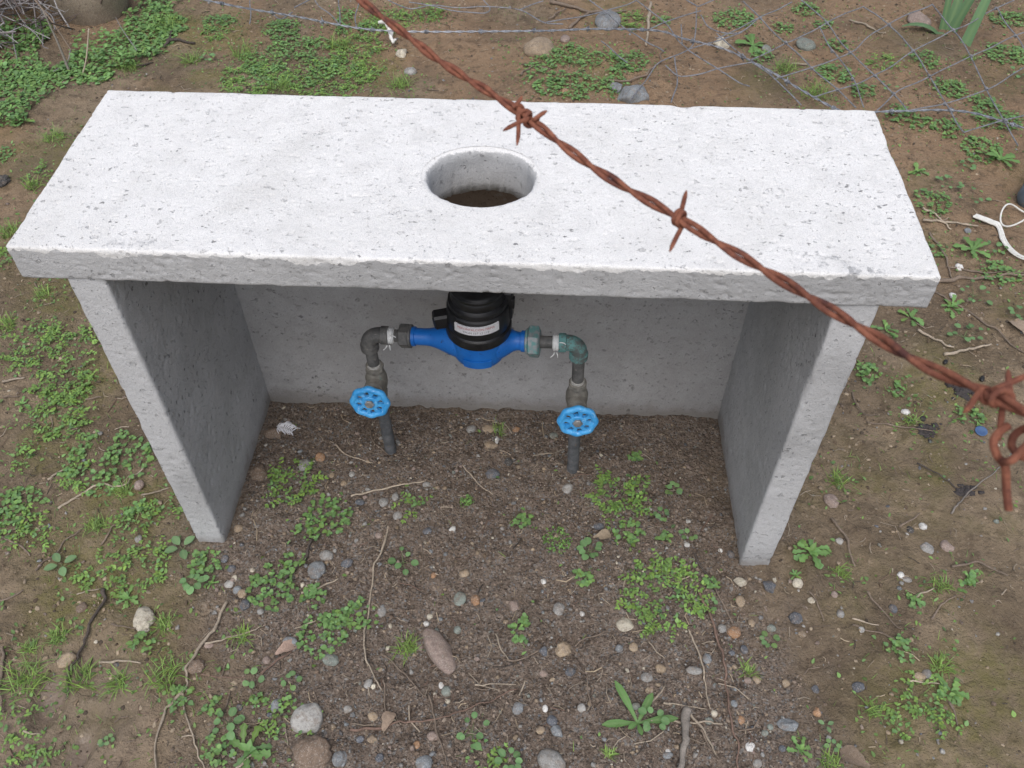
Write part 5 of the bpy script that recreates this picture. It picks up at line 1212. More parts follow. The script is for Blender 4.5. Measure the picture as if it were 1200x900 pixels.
# black head
zb = mid[2] + .026
HS = 1.07
prof = [(0, .046), (.001, .0515), (.004, .0535), (.013, .0540), (.018, .0530), (.0195, .0505), (.021, .0495), (.023, .0508), (.026, .0515), (.0575, .0500), (.060, .0485), (.0615, .0462), (.063, .0462), (.065, .0478), (.071, .0472), (.073, .044), (.075, .0425), (.077, .0430), (.087, .0415), (.0890, .040)]
prof = [(a_ * HS, b_ * HS) for a_, b_ in prof]
head_c = np.array([mid[0], mid[1], zb])
register = part('register', lathe(prof, head_c, (0, 0, 1), 56), M_black)
lid = part('lid', lathe([(a_ * HS, b_ * HS) for a_, b_ in [(.0890, .041), (.0900, .0425), (.095, .0425), (.0975, .040), (.0985, .034), (.0975, .030), (.0975, .012), (.0985, .010), (.099, .002)]], head_c, (0, 0, 1), 56), M_black, register, origin=mo)
def blockgeo(c, half, rot, g=None, chamfer=.15):
    g = g or Geo()
    c, half = np.array(c, float), np.array(half, float)
    b = min(half) * chamfer
    V, F = [], []
    k = 0
    s = np.array([(x, y, z) for x in (-1, 1) for y in (-1, 1) for z in (-1, 1)], float)
    # chamfered block: three inset faces per corner
    idx = {}
    for ci, q in enumerate(s):
        for ax_ in range(3):
            v = q * half
            for o_ in range(3):
                if o_ != ax_: v[o_] -= q[o_] * b
            idx[(ci, ax_)] = len(V); V.append(v)
    def cid(x, y, z): return (x > 0) * 4 + (y > 0) * 2 + (z > 0)
    quads, tris = [], []
    for ax_ in range(3):
        u, v_ = [(1, 2), (2, 0), (0, 1)][ax_]
        for sd in (-1, 1):
            cs = []
            for (p_, q_) in ((-1, -1), (1, -1), (1, 1), (-1, 1)):
                e = [0, 0, 0]; e[ax_] = sd; e[u] = p_; e[v_] = q_
                cs.append(idx[(cid(*e), ax_)])
            quads.append(cs if sd > 0 else cs[::-1])
    for ax_ in range(3):
        u, v_ = [(1, 2), (2, 0), (0, 1)][ax_]
        for p_ in (-1, 1):
            for q_ in (-1, 1):
                e0 = [0, 0, 0]; e0[u] = p_; e0[v_] = q_
                e1 = list(e0); e0[ax_] = -1; e1[ax_] = 1
                f = [idx[(cid(*e0), u)], idx[(cid(*e1), u)], idx[(cid(*e1), v_)], idx[(cid(*e0), v_)]]
                quads.append(f if p_ * q_ > 0 else f[::-1])
    for ci, q in enumerate(s):
        f = [idx[(ci, 0)], idx[(ci, 1)], idx[(ci, 2)]]
        tris.append(f if q.prod() > 0 else f[::-1])
    Rm = np.array(Euler(rot).to_matrix())
    return g.add(np.array(V) @ Rm.T + c, [np.array(quads), np.array(tris)])
part('seal_lug', blockgeo((mid[0] - .061, mid[1] - .004, zb + .026), (.017, .013, .015), (0, R(-8), R(8)), None, .3), M_black, register, origin=mo)
hg = blockgeo((mid[0] + .0515, mid[1] + .004, zb + .060), (.008, .010, .030), (0, 0, R(-6)), None, .3)
blockgeo((mid[0] + .0595, mid[1] + .000, zb + .066), (.003, .006, .010), (0, 0, R(-6)), hg, .3)
part('hinge', hg, M_black, register, origin=mo)
# paper sticker wrapped round the head
sa = np.linspace(R(-131), R(-47), 25)
tilt = lambda q: .0018 * (q + R(90)) / R(42)
sv = []
for rr in (.0535, .0560):
    for zz in (.0395, .0575):
        sv += [(mid[0] + (rr) * math.cos(q), mid[1] + rr * math.sin(q), zb + zz + tilt(q)) for q in sa]
n_ = len(sa); i = np.arange(n_ - 1)
F = [np.stack([2 * n_ + i, 2 * n_ + i + 1, 3 * n_ + i + 1, 3 * n_ + i], -1), np.stack([i, 2 * n_ + i, 2 * n_ + i + 1, i + 1][::-1], -1), np.stack([n_ + i, 3 * n_ + i, 3 * n_ + i + 1, n_ + i + 1], -1)]
sticker = part('sticker', (np.array(sv), F), M_paper)
def lettering(text, size, zc, mat, width):
    cu = bpy.data.curves.new('lettering', 'FONT')
    cu.body = text; cu.size = size; cu.align_x = 'CENTER'; cu.align_y = 'CENTER'
    t = bpy.data.objects.new('lettering_source', cu); C.objects.link(t)
    dg = bpy.context.evaluated_depsgraph_get(); dg.update()
    me = bpy.data.meshes.new_from_object(t.evaluated_get(dg))
    bpy.data.objects.remove(t)
    co = np.zeros(len(me.vertices) * 3); me.vertices.foreach_get('co', co); co = co.reshape(-1, 3)
    sx = width / max(np.ptp(co[:, 0]), 1e-6)
    q = R(-90) + co[:, 0] * sx / .0563
    V = np.column_stack([mid[0] + .0563 * np.cos(q), mid[1] + .0563 * np.sin(q), zb + zc + co[:, 1] + tilt(q)]) - mo
    me.vertices.foreach_set('co', V.ravel()); me.update()
    me.materials.clear(); me.materials.append(mat)
    me.name = 'lettering'
    return obj('lettering', me, sticker)
lettering('MEKONTALCION FIRMA', .0072, .0525, M_red, .066)
lettering('TPOM 137 12 119', .0066, .0445, M_ink, .046)

# union nuts
def hexnut(c, d, r, h, n=6, g=None):
    g = g or Geo()
    x, y, d = frame_of(d)
    return g.add(*lathe([(-h / 2, r * .80), (-h / 2 + .0008, r * .90), (-h / 2 + .003, r), (h / 2 - .003, r), (h / 2 - .0008, r * .90), (h / 2, r * .80)], c, d, n))
g_ = hexnut(A - ax * .0125, ax, .0225, .021)
g_.add(*lathe([(-.0015, .0190), (0, .0215), (.003, .0215), (.0045, .0190)], A - ax * .0035, ax, 24))
part('union_nut', g_, M_iron)
g_ = hexnut(B + ax * .0135, ax, .0290, .021)
g_.add(*lathe([(-.0015, .0205), (0, .0230), (.003, .0230), (.0045, .0205)], B + ax * .0002, ax, 24))
part('union_nut', g_, M_nutg)

def run(side):
    """elbow, riser, valve and buried pipe on one side"""
    sgn = -1 if side == 'l' else 1
    end, y = (A, YL) if sgn < 0 else (B, YR)
    zc = end[2]
    xr = RISER_L if sgn < 0 else RISER_R
    hx = lambda q: np.array([q, y, zc])
    nut_end = end[0] + sgn * .022
    ec = np.array([xr, y, zc])
    el_mat = M_iron if sgn < 0 else M_verd
    # nipple between nut and elbow
    part('nipple', tube([hx(nut_end - sgn * .004), hx(xr - sgn * .020)], .0112, 20), M_iron)
    # elbow: swept quarter bend with a bead at each mouth
    rb = .021
    cpt = np.array([xr - sgn * rb, y, zc - rb])
    arc = [cpt + rb * np.array([sgn * math.sin(t), 0, math.cos(t)]) for t in np.linspace(0, R(90), 10)]
    path = [arc[0] + np.array([-sgn * .010, 0, 0])] + arc + [arc[-1] + np.array([0, 0, -.010])]
    g = Geo().add(*tube(path, .0145, 24))
    g.add(*lathe([(-.007, .0145), (-.006, .0168), (.006, .0168), (.007, .0145)], arc[0] + np.array([-sgn * .009, 0, 0]), (sgn, 0, 0), 24))
    g.add(*lathe([(-.007, .0145), (-.006, .0168), (.006, .0168), (.007, .0145)], arc[-1] + np.array([0, 0, -.009]), (0, 0, 1), 24))
    part('elbow', g, el_mat)
    # thread tape with loose ends
    g = Geo()
    xt = xr - sgn * (rb + .010 + .008)
    P_ = []
    for t in np.linspace(0, 5 * 2 * math.pi, 90):
        P_.append((xt + .0055 * math.sin(t * .37 + sgn), y + .0132 * math.cos(t), zc + .0132 * math.sin(t)))
    g.add(*tube(P_, .0022, 5))
    g.add(*lathe([(-.0085, .0115), (-.0065, .0140), (-.002, .0134), (.002, .0143), (.0065, .0138), (.0085, .0115)], (xt, y, zc), (1, 0, 0), 24))
    for q in range(3):
        b_ = np.array([xt + (q - 1) * .004, y - .012, zc + (.012 if q == 2 else -.013)])
        g.add(*tube(spline([b_, b_ + [(.004) * (q - .6), -.004, -.003 if q != 2 else .004], b_ + [.009 * (q - .8), -.005, -.008 if q != 2 else .001]]), [.0012] * 6 + [.0009] * 6 + [.0005], 4))
    part('thread_tape', g, M_tape)
    # riser down to the valve
    zv = VALVE_L if sgn < 0 else VALVE_R
    xb, yb = (BASE_L if sgn < 0 else BASE_R)
    down = lambda z: np.array([xr + (xb - xr) * (zc - z) / zc, y + (yb - y) * (zc - z) / zc, z])
    part('riser_pipe', tube([down(zc - rb - .012), down(zv + .034)], .0110, 20), M_iron)
    g = Geo().add(*lathe([(-.0035, .0105), (-.0025, .0130), (.0012, .0128), (.0022, .0105)], down(zv + .0425), (0, 0, 1), 20))
    part('thread_tape', g, M_oldtape)
    # gate valve body
    vc = down(zv)
    prof = [(-.048, 0.0132), (-.047, 0.0163), (-.031, 0.0163), (-.028, 0.0145), (-.020, 0.0180), (-.008, 0.0207), (.008, 0.0207), (.017, 0.0180), (.024, 0.0145), (.026, 0.0163), (.039, 0.0163), (.040, 0.0132)]
    g = Geo().add(*lathe(prof, vc, (0, 0, 1), 28))
    hexnut(vc + [0, 0, .032], (0, 0, 1), .0182, .013, 6, g)
    hexnut(vc - [0, 0, .039], (0, 0, 1), .0182, .013, 6, g)
    dv = np.array([WHEEL_DX * sgn, -1, .14 if sgn < 0 else .10]); dv /= np.linalg.norm(dv)
    g.add(*lathe([(.010, .018), (.026, .0165), (.027, .0185), (.034, .0185), (.035, .012), (.046, .0095), (.047, .005), (.072, .0045)], vc, dv, 20))
    valve = part('gate_valve', g, M_brass)
    # handwheel: scalloped rim, web with eight windows, hub
    wc = vc + dv * .066
    x, y_, d_ = frame_of(dv)
    g = Geo()
    na = 96
    th = np.arange(na) * 2 * np.pi / na
    rim = .0315 + .0012 * np.cos(8 * th)
    nb = 10
    V = []
    for t, r0 in zip(th, rim):
        e = x * math.cos(t) + y_ * math.sin(t)
        for q in np.arange(nb) * 2 * np.pi / nb:
            V.append(wc + e * (r0 - .0008 + .0062 * math.cos(q)) + d_ * (.0062 * math.sin(q)))
    i = np.arange(na)[:, None] * nb; i2 = ((np.arange(na) + 1) % na)[:, None] * nb
    j = np.arange(nb)[None, :]; k = (j + 1) % nb
    g.add(np.array(V), [np.stack([i + j, i2 + j, i2 + k, i + k], -1).reshape(-1, 4)])
    for s in range(8):
        t = (s + .5) * math.pi / 4 + .2
        e = x * math.cos(t) + y_ * math.sin(t)
        f = np.cross(d_, e)
        V = []
        for rr, wd, th_, up in ((.010, .0040, .0042, .0005), (.0165, .0031, .0036, .0005), (.0215, .0033, .0034, 0), (.0262, .0066, .0040, 0), (.0315, .0100, .004, 0)):
            for a_, b_ in ((-1, -1), (1, -1), (1, 1), (-1, 1)):
                V.append(wc + e * rr + f * (a_ * wd) + d_ * (b_ * th_ + up))
        Q = []
        for m_ in range(4):
            for c_ in range(4):
                Q.append((m_ * 4 + c_, m_ * 4 + (c_ + 1) % 4, m_ * 4 + 4 + (c_ + 1) % 4, m_ * 4 + 4 + c_))
        g.add(np.array(V), [np.array(Q)])
    g.add(*lathe([(-.006, .009), (-.005, .0150), (.0040, .0155), (.0052, .0142), (.0052, .0105), (.0035, .0095)], wc, d_, 28))
    part('handwheel', g, M_wheel, valve, origin=mo)
    part('hub_nut', hexnut(wc + d_ * .0062, d_, .0092, .006), M_nutcap, valve, origin=mo)
    # lower pipe into the soil
    zg = gz(xb, yb)
    lp = [down(z) for z in np.linspace(zv - .044, -.06, 14)]
    V, F = tube(lp, .0118 + np.array([.0008 * math.sin(9 * q) for q in range(14)]), 18)
    part('buried_pipe', (V, F), M_soily)
run('l'); run('r')

# ------------------------------------------------------------------ rusty barbed wire strung in front
ctrl = np.array(RUSTY_WIRE)
path = spline(ctrl, 60)
seg = np.linalg.norm(np.diff(path, axis=0), axis=1)
s = np.concatenate([[0], np.cumsum(seg)])
path = np.stack([np.interp(np.arange(0, s[-1], .0022), s, path[:, k]) for k in range(3)], -1)
s = np.arange(len(path)) * .0022
path = path + .0009 * np.stack([noise3(np.column_stack([s * 18, s * 0 + k, s * 0]), 1, 90 + k) for k in range(3)], -1)
rusty = tag(empty('barbed_wire', path[len(path) // 2]), 'rusty two-strand barbed wire strung slanting across the view above the slab', 'barbed wire')
ro = np.array(path[len(path) // 2])
T = np.gradient(path, axis=0); T /= np.linalg.norm(T, axis=1)[:, None]
UP = np.array([0, 0, 1.])
NX = np.cross(T, UP); NX /= np.linalg.norm(NX, axis=1)[:, None]
NY = np.cross(T, NX)
ph = 2 * np.pi * (s / .038 + .18 * noise3(np.column_stack([s * 9, s * 0, s * 0]), 1, 95))
RS = .00100
for k in (0, 1):
    q = ph + k * np.pi
    off_ = NX * (np.cos(q) * RS * 1.02)[:, None] + NY * (np.sin(q) * RS * 1.02)[:, None]
    r_ = RS * (1 + .07 * noise3(np.column_stack([s * 160, s * 0 + k * 9, s * 0]), 1, 97) + .05 * noise3(np.column_stack([s * 420, s * 0 + k * 9, s * 0]), 1, 98))
    V, F = tube(path + off_, r_, 10)
    part('strand', (V, F), M_rust, rusty, origin=ro)
def barb(c, t, turns, tips, lead, rad=.0013, tight=1.0):
    """wire coiled round both strands; tips are the two cut points relative to c"""
    x, y, d_ = frame_of(t)
    c = np.array(c, float)
    a0, a1 = np.array(tips[0], float), np.array(tips[1], float)
    q0 = math.atan2(a0 @ y, a0 @ x) - 1.2
    q1 = math.atan2(a1 @ y, a1 @ x) + 1.2
    while q1 - q0 < turns * 2 * math.pi: q1 += 2 * math.pi
    R0 = (RS * 1.75 + rad * .75) * tight
    n = int((q1 - q0) * 5)
    P_ = [c + d_ * (lead * (k / (n - 1) - .5)) + R0 * (1 + .08 * math.sin(k * .21)) * (math.cos(q) * x + math.sin(q) * y) for k, q in enumerate(np.linspace(q0, q1, n))]
    P_ = [c + a0, c + a0 * .62 + (P_[0] - c) * .3] + P_ + [c + a1 * .62 + (P_[-1] - c) * .3, c + a1]
    P_ = spline(P_, 3)
    r_ = np.full(len(P_), rad); r_[:3] = rad * np.array([.25, .7, .95]); r_[-3:] = rad * np.array([.95, .7, .25])
    return P_, r_
camr = np.array(cam_o.rotation_euler.to_matrix())
CR, CU, CB = camr[:, 0], camr[:, 1], camr[:, 2]      # right, up and toward-viewer of the shot, to pose the barbs
def near_t(c):
    i = int(np.argmin(np.linalg.norm(path - np.array(c), axis=1)))
    return path[i], T[i]
def v3(r_, u_, b_=0): return CR * r_ + CU * u_ + CB * b_
specs = [
    (BARB_SPOTS[0], [(1.5, (v3(-.0082, -.0066, .001), v3(-.0006, .0072, .001)), -.009), (1.5, (v3(-.0046, -.0112, .002), v3(.0072, .0022, .003)), .008)]),
    (BARB_SPOTS[1], [(1.1, (v3(.0024, .0098, .001), v3(-.0036, -.0120, .001)), .003)]),
    (BARB_SPOTS[2], [(.8, (v3(-.0066, -.0051, -.002), v3(.0091, .0054, .002)), .003), (.8, (v3(.0033, .0075, -.002), v3(.0010, -.0112, -.002)), -.003)]),
]
for c, hooks in specs:
    cc, tt = near_t(c)
    g = Geo()
    for h_, (tu, en, ld) in enumerate(hooks):
        P_, r_ = barb(cc + tt * .0030 * h_, tt, tu, en, ld, .00088)
        g.add(*tube(P_, r_, 8))
    part('barb', g, M_rust, rusty, origin=ro)
for d_s in (.30, .55, .80, 1.05):                # further barbs beyond both ends of the view
    for sgn in (-1, 1):
        base = near_t(BARB_SPOTS[0])[0] if sgn < 0 else near_t(BARB_SPOTS[2])[0]
        i = int(np.argmin(np.linalg.norm(path - base, axis=1))) + int(sgn * d_s / .0022)
        if 20 < i < len(path) - 20 and np.linalg.norm(path[i] - np.array(cam_o.location)) > .3 and d_s > .29 and sgn * (i - len(path) // 2) > 0 and (d_s > .5 or sgn > 0):
            P_, r_ = barb(path[i], T[i], 1.6, (v3(.003, .012, .002), v3(-.005, -.013, .001)), .004)
            part('barb', Geo().add(*tube(P_, r_, 6)), M_rust, rusty, origin=ro)
hk = Geo()
for pts, r_ in ((WIRE_HOOK, .00108), (WIRE_HOOK_TWIST, .00105), (WIRE_HOOK_LOOP, .00105)):
    P_ = spline(pts, 8)
    P_ = P_ + .0002 * np.stack([noise3(P_, 300, 20 + k) for k in range(3)], -1)
    hk.add(*tube(P_, r_, 9))
part('wire_end', hk, M_rust, rusty, origin=ro)

# ------------------------------------------------------------------ fallen fence behind: galvanised barbed strand and slack mesh
path = spline(BARBED_BACK[0], 24)
seg = np.linalg.norm(np.diff(path, axis=0), axis=1)
s = np.concatenate([[0], np.cumsum(seg)])
ss = np.arange(0, s[-1], .008)
path = np.stack([np.interp(ss, s, path[:, k]) for k in range(3)], -1)
path[:, 2] = np.maximum(path[:, 2], gzs(path) + .012)
T = np.gradient(path, axis=0); T /= np.linalg.norm(T, axis=1)[:, None]
NX = np.cross(T, UP); NX /= np.linalg.norm(NX, axis=1)[:, None]
NY = np.cross(T, NX)
galv = tag(empty('galvanised_barbed_wire', path[len(path) // 2]), 'shiny grey galvanised barbed wire lying slack on the ground behind the slab', 'barbed wire')
go = np.array(path[len(path) // 2])
ph = 2 * np.pi * ss / .075
for k in (0, 1):
    V, F = tube(path + .0019 * (NX * np.cos(ph + k * np.pi)[:, None] + NY * np.sin(ph + k * np.pi)[:, None]), .0019, 6)
    part('strand', (V, F), M_galv, galv, origin=go)
RS_keep, RS = RS, .0021
for i in range(14, len(path) - 5, 22):
    q = rng.uniform(0, 6.28)
    e = NX[i] * math.cos(q) + NY[i] * math.sin(q)
    P_, r_ = barb(path[i], T[i], 2.2, (e * .014 + T[i] * .004, -e * .014 - T[i] * .004), .012, .0016)
    part('barb', Geo().add(*tube(P_, r_, 5)), M_galv, galv, origin=go)
RS = RS_keep
fence = tag(empty('wire_mesh_fence', MESH_WIRES[2][2]), 'collapsed dull grey wire mesh with diamond openings lying over the weeds behind the slab', 'wire fence')
fo = np.array(MESH_WIRES[2][2])
for L in MESH_WIRES + LOOSE_WIRES:
    P_ = spline(L, 8)
    P_ = P_ + .007 * np.stack([noise3(P_, 9, 30 + k) for k in range(3)], -1)
    P_[:, 2] = np.maximum(P_[:, 2], gzs(P_) + .006)
    part('wire', Geo().add(*tube(P_, .0020, 6)), M_dull, fence, origin=fo)
seen = set()
for L in MESH_WIRES[:12]:
    for q in L[1:-1]:
        kk = (round(q[0], 2), round(q[1], 2))
        if kk in seen: continue
        seen.add(kk)
        zz = max(q[2], gz(q[0], q[1]) + .006)
        P_ = [np.array([q[0], q[1], zz]) + np.array([.0036 * math.cos(t), .012 * (t / 19 - .5), .0036 * math.sin(t)]) for t in np.linspace(0, 19, 40)]
        part('knot', Geo().add(*tube(P_, .0016, 5)), M_dull, fence, origin=fo)

# ------------------------------------------------------------------ stones
COL = dict(g=(.31, .305, .29), l=(.42, .41, .385), s=(.115, .125, .145), b=(.235, .255, .270), t=(.36, .275, .185), o=(.38, .22, .12), c=(.62, .565, .45), w=(.72, .71, .68), p=(.32, .245, .21), n=(.225, .255, .225), k=(.055, .053, .052), r=(.215, .155, .112))
def stone_mesh(w_, d_, turn, colour, shape, seed):
    big = max(w_, d_) > .02
    V, F = ICO[3 if big else 2]
    V = V.copy()
    if shape == 'a':
        rs = np.random.default_rng(seed)
        for _ in range(9):
            n_ = rs.normal(size=3); n_ /= np.linalg.norm(n_)
            dd = V @ n_; lim = rs.uniform(.62, .85)
            V -= np.where(dd > lim, dd - lim, 0)[:, None] * n_
        V *= 1.12
    r = 1 + .14 * noise3(V + seed * 3.1, 1.1, seed)[:, None] + .05 * noise3(V + seed, 2.6, seed + 1)[:, None]
    if shape == 'l':
        r += .13 * noise3(V + seed, 3.0, seed + 2)[:, None] + .09 * noise3(V, 7.0, seed + 3)[:, None]
    V = V * r
    if w_ * 1.5 < d_ and big:
        V[:, 0] *= 1 - .22 * V[:, 1] * -1 * .8     # tapers to one end
    ht = min(w_, d_) * (.62 if shape != 'a' else .7)
    V = V * np.array([w_, d_, ht]) / 2
    c_, s_ = math.cos(R(turn)), math.sin(R(turn))
    V = V @ np.array([[c_, s_, 0], [-s_, c_, 0], [0, 0, 1]])
    base = np.array(COL[colour]) * rng.uniform(.88, 1.12)
    k = 1 + .16 * noise3(V * 1.0 + seed, 90, seed + 5)[:, None]
    return mesh('stone', V, [F], M_stone, base * k), ht
for n_, (x, y, w_, d_, turn, colour, shape, label) in enumerate(STONES):
    me, ht = stone_mesh(w_, d_, turn, colour, shape, n_ + 3)
    big = max(w_, d_) > .02
    o = obj('stone' if big else 'pebble', me, loc=(x, y, gz(x, y) + ht * rng.uniform(.04, .20)))
    tag(o, label, 'stone' if big else 'pebble', 'stones and pebbles lying on the soil')

# ------------------------------------------------------------------ twigs and straws
WCOL = dict(p=(.42, .35, .27), b=(.22, .17, .13), k=(.085, .068, .058), r=(.20, .13, .10), g=(.27, .24, .21))
fork_parent = None
def twig_geo(th, colour, pts, base_z=0, lift=.004):
    th = th * (.72 if th < .012 else .95)
    P_ = spline([(a_, b_, 0) for a_, b_ in pts], 10)
    wob = .35 if colour == 'p' and len(pts) < 4 else .2 if colour == 'g' else 1.0
    P_[:, :2] += wob * np.stack([noise3(P_ * [1, 1, 0], 30, 5), noise3(P_ * [1, 1, 0], 30, 6)], -1) * min(th, .006) * 1.1 + np.stack([noise3(P_ * [1, 1, 0], 90, 15), noise3(P_ * [1, 1, 0], 90, 16)], -1) * min(th, .006) * .45
    t = np.linspace(0, 1, len(P_))
    up = lift * (.5 + .8 * noise3(P_ * [1, 1, 0], 12, 9))
    P_[:, 2] = np.maximum(gzs(P_), ground_z(P_)) + th * .35 + np.maximum(up, 0)
    r_ = th / 2 * (1 - .45 * t) * (1 + .18 * noise3(P_, 160, 8) + .35 * smooth(.5, .8, noise3(P_, 45, 18)))
    V, F = tube(P_, r_, 7 if th > .006 else 6)
    c = np.array(WCOL[colour]) * rng.uniform(.85, 1.15)
    k = 1 + .22 * noise3(V * [1, 1, 1], 60, 12)[:, None]
    return V, F, c * k
last = None
for th, colour, label, pts in TWIGS:
    V, F, c = twig_geo(th, colour, pts)
    o0 = np.array([*pts[0], gz(*pts[0])])
    me = mesh('twig', V - (o0 if label != 'FORK' else last[1]), F, M_wood, c)
    if label == 'FORK':
        obj('side_shoot', me, last[0]); continue
    nm = {'p': 'straw', 'g': 'stick'}.get(colour, 'twig')
    o = obj(nm, me, loc=o0)
    last = (o, o0)
    tag(o, label, nm, 'dry twigs and straws lying on the ground')

# ------------------------------------------------------------------ plants
GREENS = dict(fern=(.185, .325, .075), clover=(.140, .270, .090), round=(.145, .275, .115), lobed=(.150, .290, .088), oval=(.19, .32, .155), rosette=(.155, .30, .10), grass=(.20, .315, .075), cushion=(.14, .28, .07), iris=(.13, .24, .12))
NT = 6
def leaves(pos, yaw, pitch, L, W, bend, fold=.25, prof='oval', col=(.06, .15, .04), var=.18, rs=rng, roll=0):
    """a batch of leaf blades: each a bent, folded grid with an outline of its kind"""
    pos = np.atleast_2d(np.asarray(pos, float)); N = len(pos)
    yaw, pitch, L, W, bend = [np.broadcast_to(np.asarray(v, float), (N,)) for v in (yaw, pitch, L, W, bend)]
    t = np.linspace(0, 1, NT + 1)
    if prof == 'oval': pf = np.sin(np.pi * np.clip(t, .02, .98)) ** .65
    elif prof == 'round': pf = np.sqrt(np.clip(1 - (2 * t - 1) ** 2, .02, 1))
    elif prof == 'strap': pf = np.clip(1 - t, .03, 1) ** .45
    elif prof == 'lobe': pf = np.array([.18, .42, .30, .78, .52, .95, .12])
    elif prof == 'tooth': pf = np.array([.22, .42, .60, .92, .95, .84, .14])
    else: pf = np.array([.2, .75, 1, .95, .75, .45, .04])
    ds = 1 / NT
    an = pitch[:, None] - bend[:, None] * t[None, :]
    am = (an[:, 1:] + an[:, :-1]) / 2
    fx = np.concatenate([np.zeros((N, 1)), np.cumsum(np.cos(am), 1) * ds], 1) * L[:, None]
    fz = np.concatenate([np.zeros((N, 1)), np.cumsum(np.sin(am), 1) * ds], 1) * L[:, None]
    V = np.zeros((N, NT + 1, 3, 3))
    ro_ = np.broadcast_to(np.asarray(roll, float), (N,))
    for j, sgn in enumerate((-1, 0, 1)):
        hw = sgn * pf[None, :] * W[:, None] / 2
        px = fx + abs(sgn) * (-np.sin(an) * fold * np.abs(hw))
        pz = fz + abs(sgn) * (np.cos(an) * fold * np.abs(hw)) + hw * np.sin(ro_)[:, None]
        py = hw * np.cos(ro_)[:, None]
        V[:, :, j, 0] = pos[:, None, 0] + px * np.cos(yaw)[:, None] - py * np.sin(yaw)[:, None]
        V[:, :, j, 1] = pos[:, None, 1] + px * np.sin(yaw)[:, None] + py * np.cos(yaw)[:, None]
        V[:, :, j, 2] = pos[:, None, 2] + pz
    per = (NT + 1) * 3
    b = np.array([[i * 3 + j, i * 3 + 3 + j, i * 3 + 4 + j, i * 3 + 1 + j] for i in range(NT) for j in (0, 1)])
    Q = (np.arange(N)[:, None, None] * per + b[None]).reshape(-1, 4)
    k = 1 + 1.25 * var * np.clip(rs.normal(size=(N, 1)), -1.8, 2.2)
    warm = rs.uniform(0, 1, (N, 1)) ** 2.5
    cool = rs.uniform(0, 1, (N, 1)) ** 2.5
    c = np.array(col)[None] * k + np.array([.050, .035, -.012])[None] * warm * (N > 1) + np.array([.004, .012, .035])[None] * cool * (N > 1)
    c = np.clip(np.repeat(c, per, 0), .008, .6)
    rib = np.tile(np.array([0, 1, 0]), N * (NT + 1))
    return V.reshape(-1, 3), Q, c, rib

class Plant:
    def __init__(s): s.V, s.Q, s.K, s.R, s.n = [], [], [], [], 0
    def add(s, V, Q, c, rib):
        s.V.append(V); s.Q.append(Q + s.n); s.K.append(c); s.R.append(rib); s.n += len(V)
    def mesh(s, name, org):
        return mesh(name, np.concatenate(s.V) - org, [np.concatenate(s.Q)], M_leaf, np.concatenate(s.K), attrs=dict(rib=np.concatenate(s.R)))

def disc_pts(n, r, rs):
    q, t = np.sqrt(rs.uniform(0, 1, n)) * r, rs.uniform(0, 2 * np.pi, n)
    return q * np.cos(t), q * np.sin(t)

def add_grass(p, org, r, rs, n=None):
    n = n or int(np.clip(r * 2600, 18, 110))
    dx, dy = disc_pts(n, r * .62, rs)
    P_ = np.column_stack([org[0] + dx, org[1] + dy, np.zeros(n)]); P_[:, 2] = gzs(P_) - .001
    p.add(*leaves(P_, rs.uniform(0, 6.28, n), rs.uniform(.35, 1.35, n), r * rs.uniform(.25, .85, n) + .008, rs.uniform(.0011, .0024, n), rs.uniform(.3, 1.4, n), .3, 'strap', GREENS['grass'], .25, rs))

def add_fern(p, org, r, rs, col='fern'):
    """feathery weed: many short arching stalks with paired leaflets, broken up by loose rounder leaves"""
    nf = int(np.clip(r * r * 13000, 9, 220))
    dx, dy = disc_pts(nf, r * .85, rs)
    for f in range(nf):
        yaw = math.atan2(dy[f], dx[f]) + rs.normal(0, .9); L = rs.uniform(.016, .036)
        o = np.array([org[0] + dx[f], org[1] + dy[f], 0]); o[2] = gz(o[0], o[1]) + rs.uniform(0, .006)
        pit, bend = rs.uniform(.1, .9), rs.uniform(.3, 1.3)
        m = int(np.clip(L / rs.uniform(.0055, .0085), 3, 6))
        t = (np.arange(m) + .8) / (m + .3)
        an = pit - bend * t
        ds = L / m
        sx, sz = np.cumsum(np.cos(an)) * ds, np.cumsum(np.sin(an)) * ds
        wv = yaw + rs.normal(0, .25) * t
        B = np.column_stack([o[0] + sx * np.cos(wv), o[1] + sx * np.sin(wv), o[2] + sz])
        ll = rs.uniform(.0065, .0105) * (1 - .3 * t)
        cc = np.array(GREENS[col]) * rs.uniform(.75, 1.3) + np.array([.03, .03, 0]) * (rs.uniform() < .2)
        for sd in (-1, 1):
            keep = rs.uniform(size=m) < .88
            if keep.any():
                p.add(*leaves(B[keep], (wv + sd * rs.uniform(.6, 1.25, m))[keep], (an * .4 + rs.uniform(-.2, .5, m))[keep], (ll * rs.uniform(.7, 1.25, m))[keep], (ll * rs.uniform(.45, .7, m))[keep], rs.uniform(.1, .8), .2, 'oval', cc, .15, rs))
        p.add(*leaves(B[-1:], wv[-1:], an[-1:], ll[-1] * 1.2, ll[-1] * .65, .4, .2, 'oval', cc, .1, rs))
        p.add(*leaves(o[None], yaw, pit, L, .0011, bend, .3, 'strap', (.13, .18, .08), .1, rs))
    k = int(nf * 1.2)
    dx, dy = disc_pts(k, r * .95, rs)
    P_ = np.column_stack([org[0] + dx, org[1] + dy, np.zeros(k)]); P_[:, 2] = gzs(P_) + rs.uniform(.001, .012, k)
    s_ = rs.uniform(.005, .010, k)
    p.add(*leaves(P_, rs.uniform(0, 6.28, k), rs.uniform(-.1, .7, k), s_, s_ * .7, .4, .2, 'obo', GREENS['clover'], .25, rs))

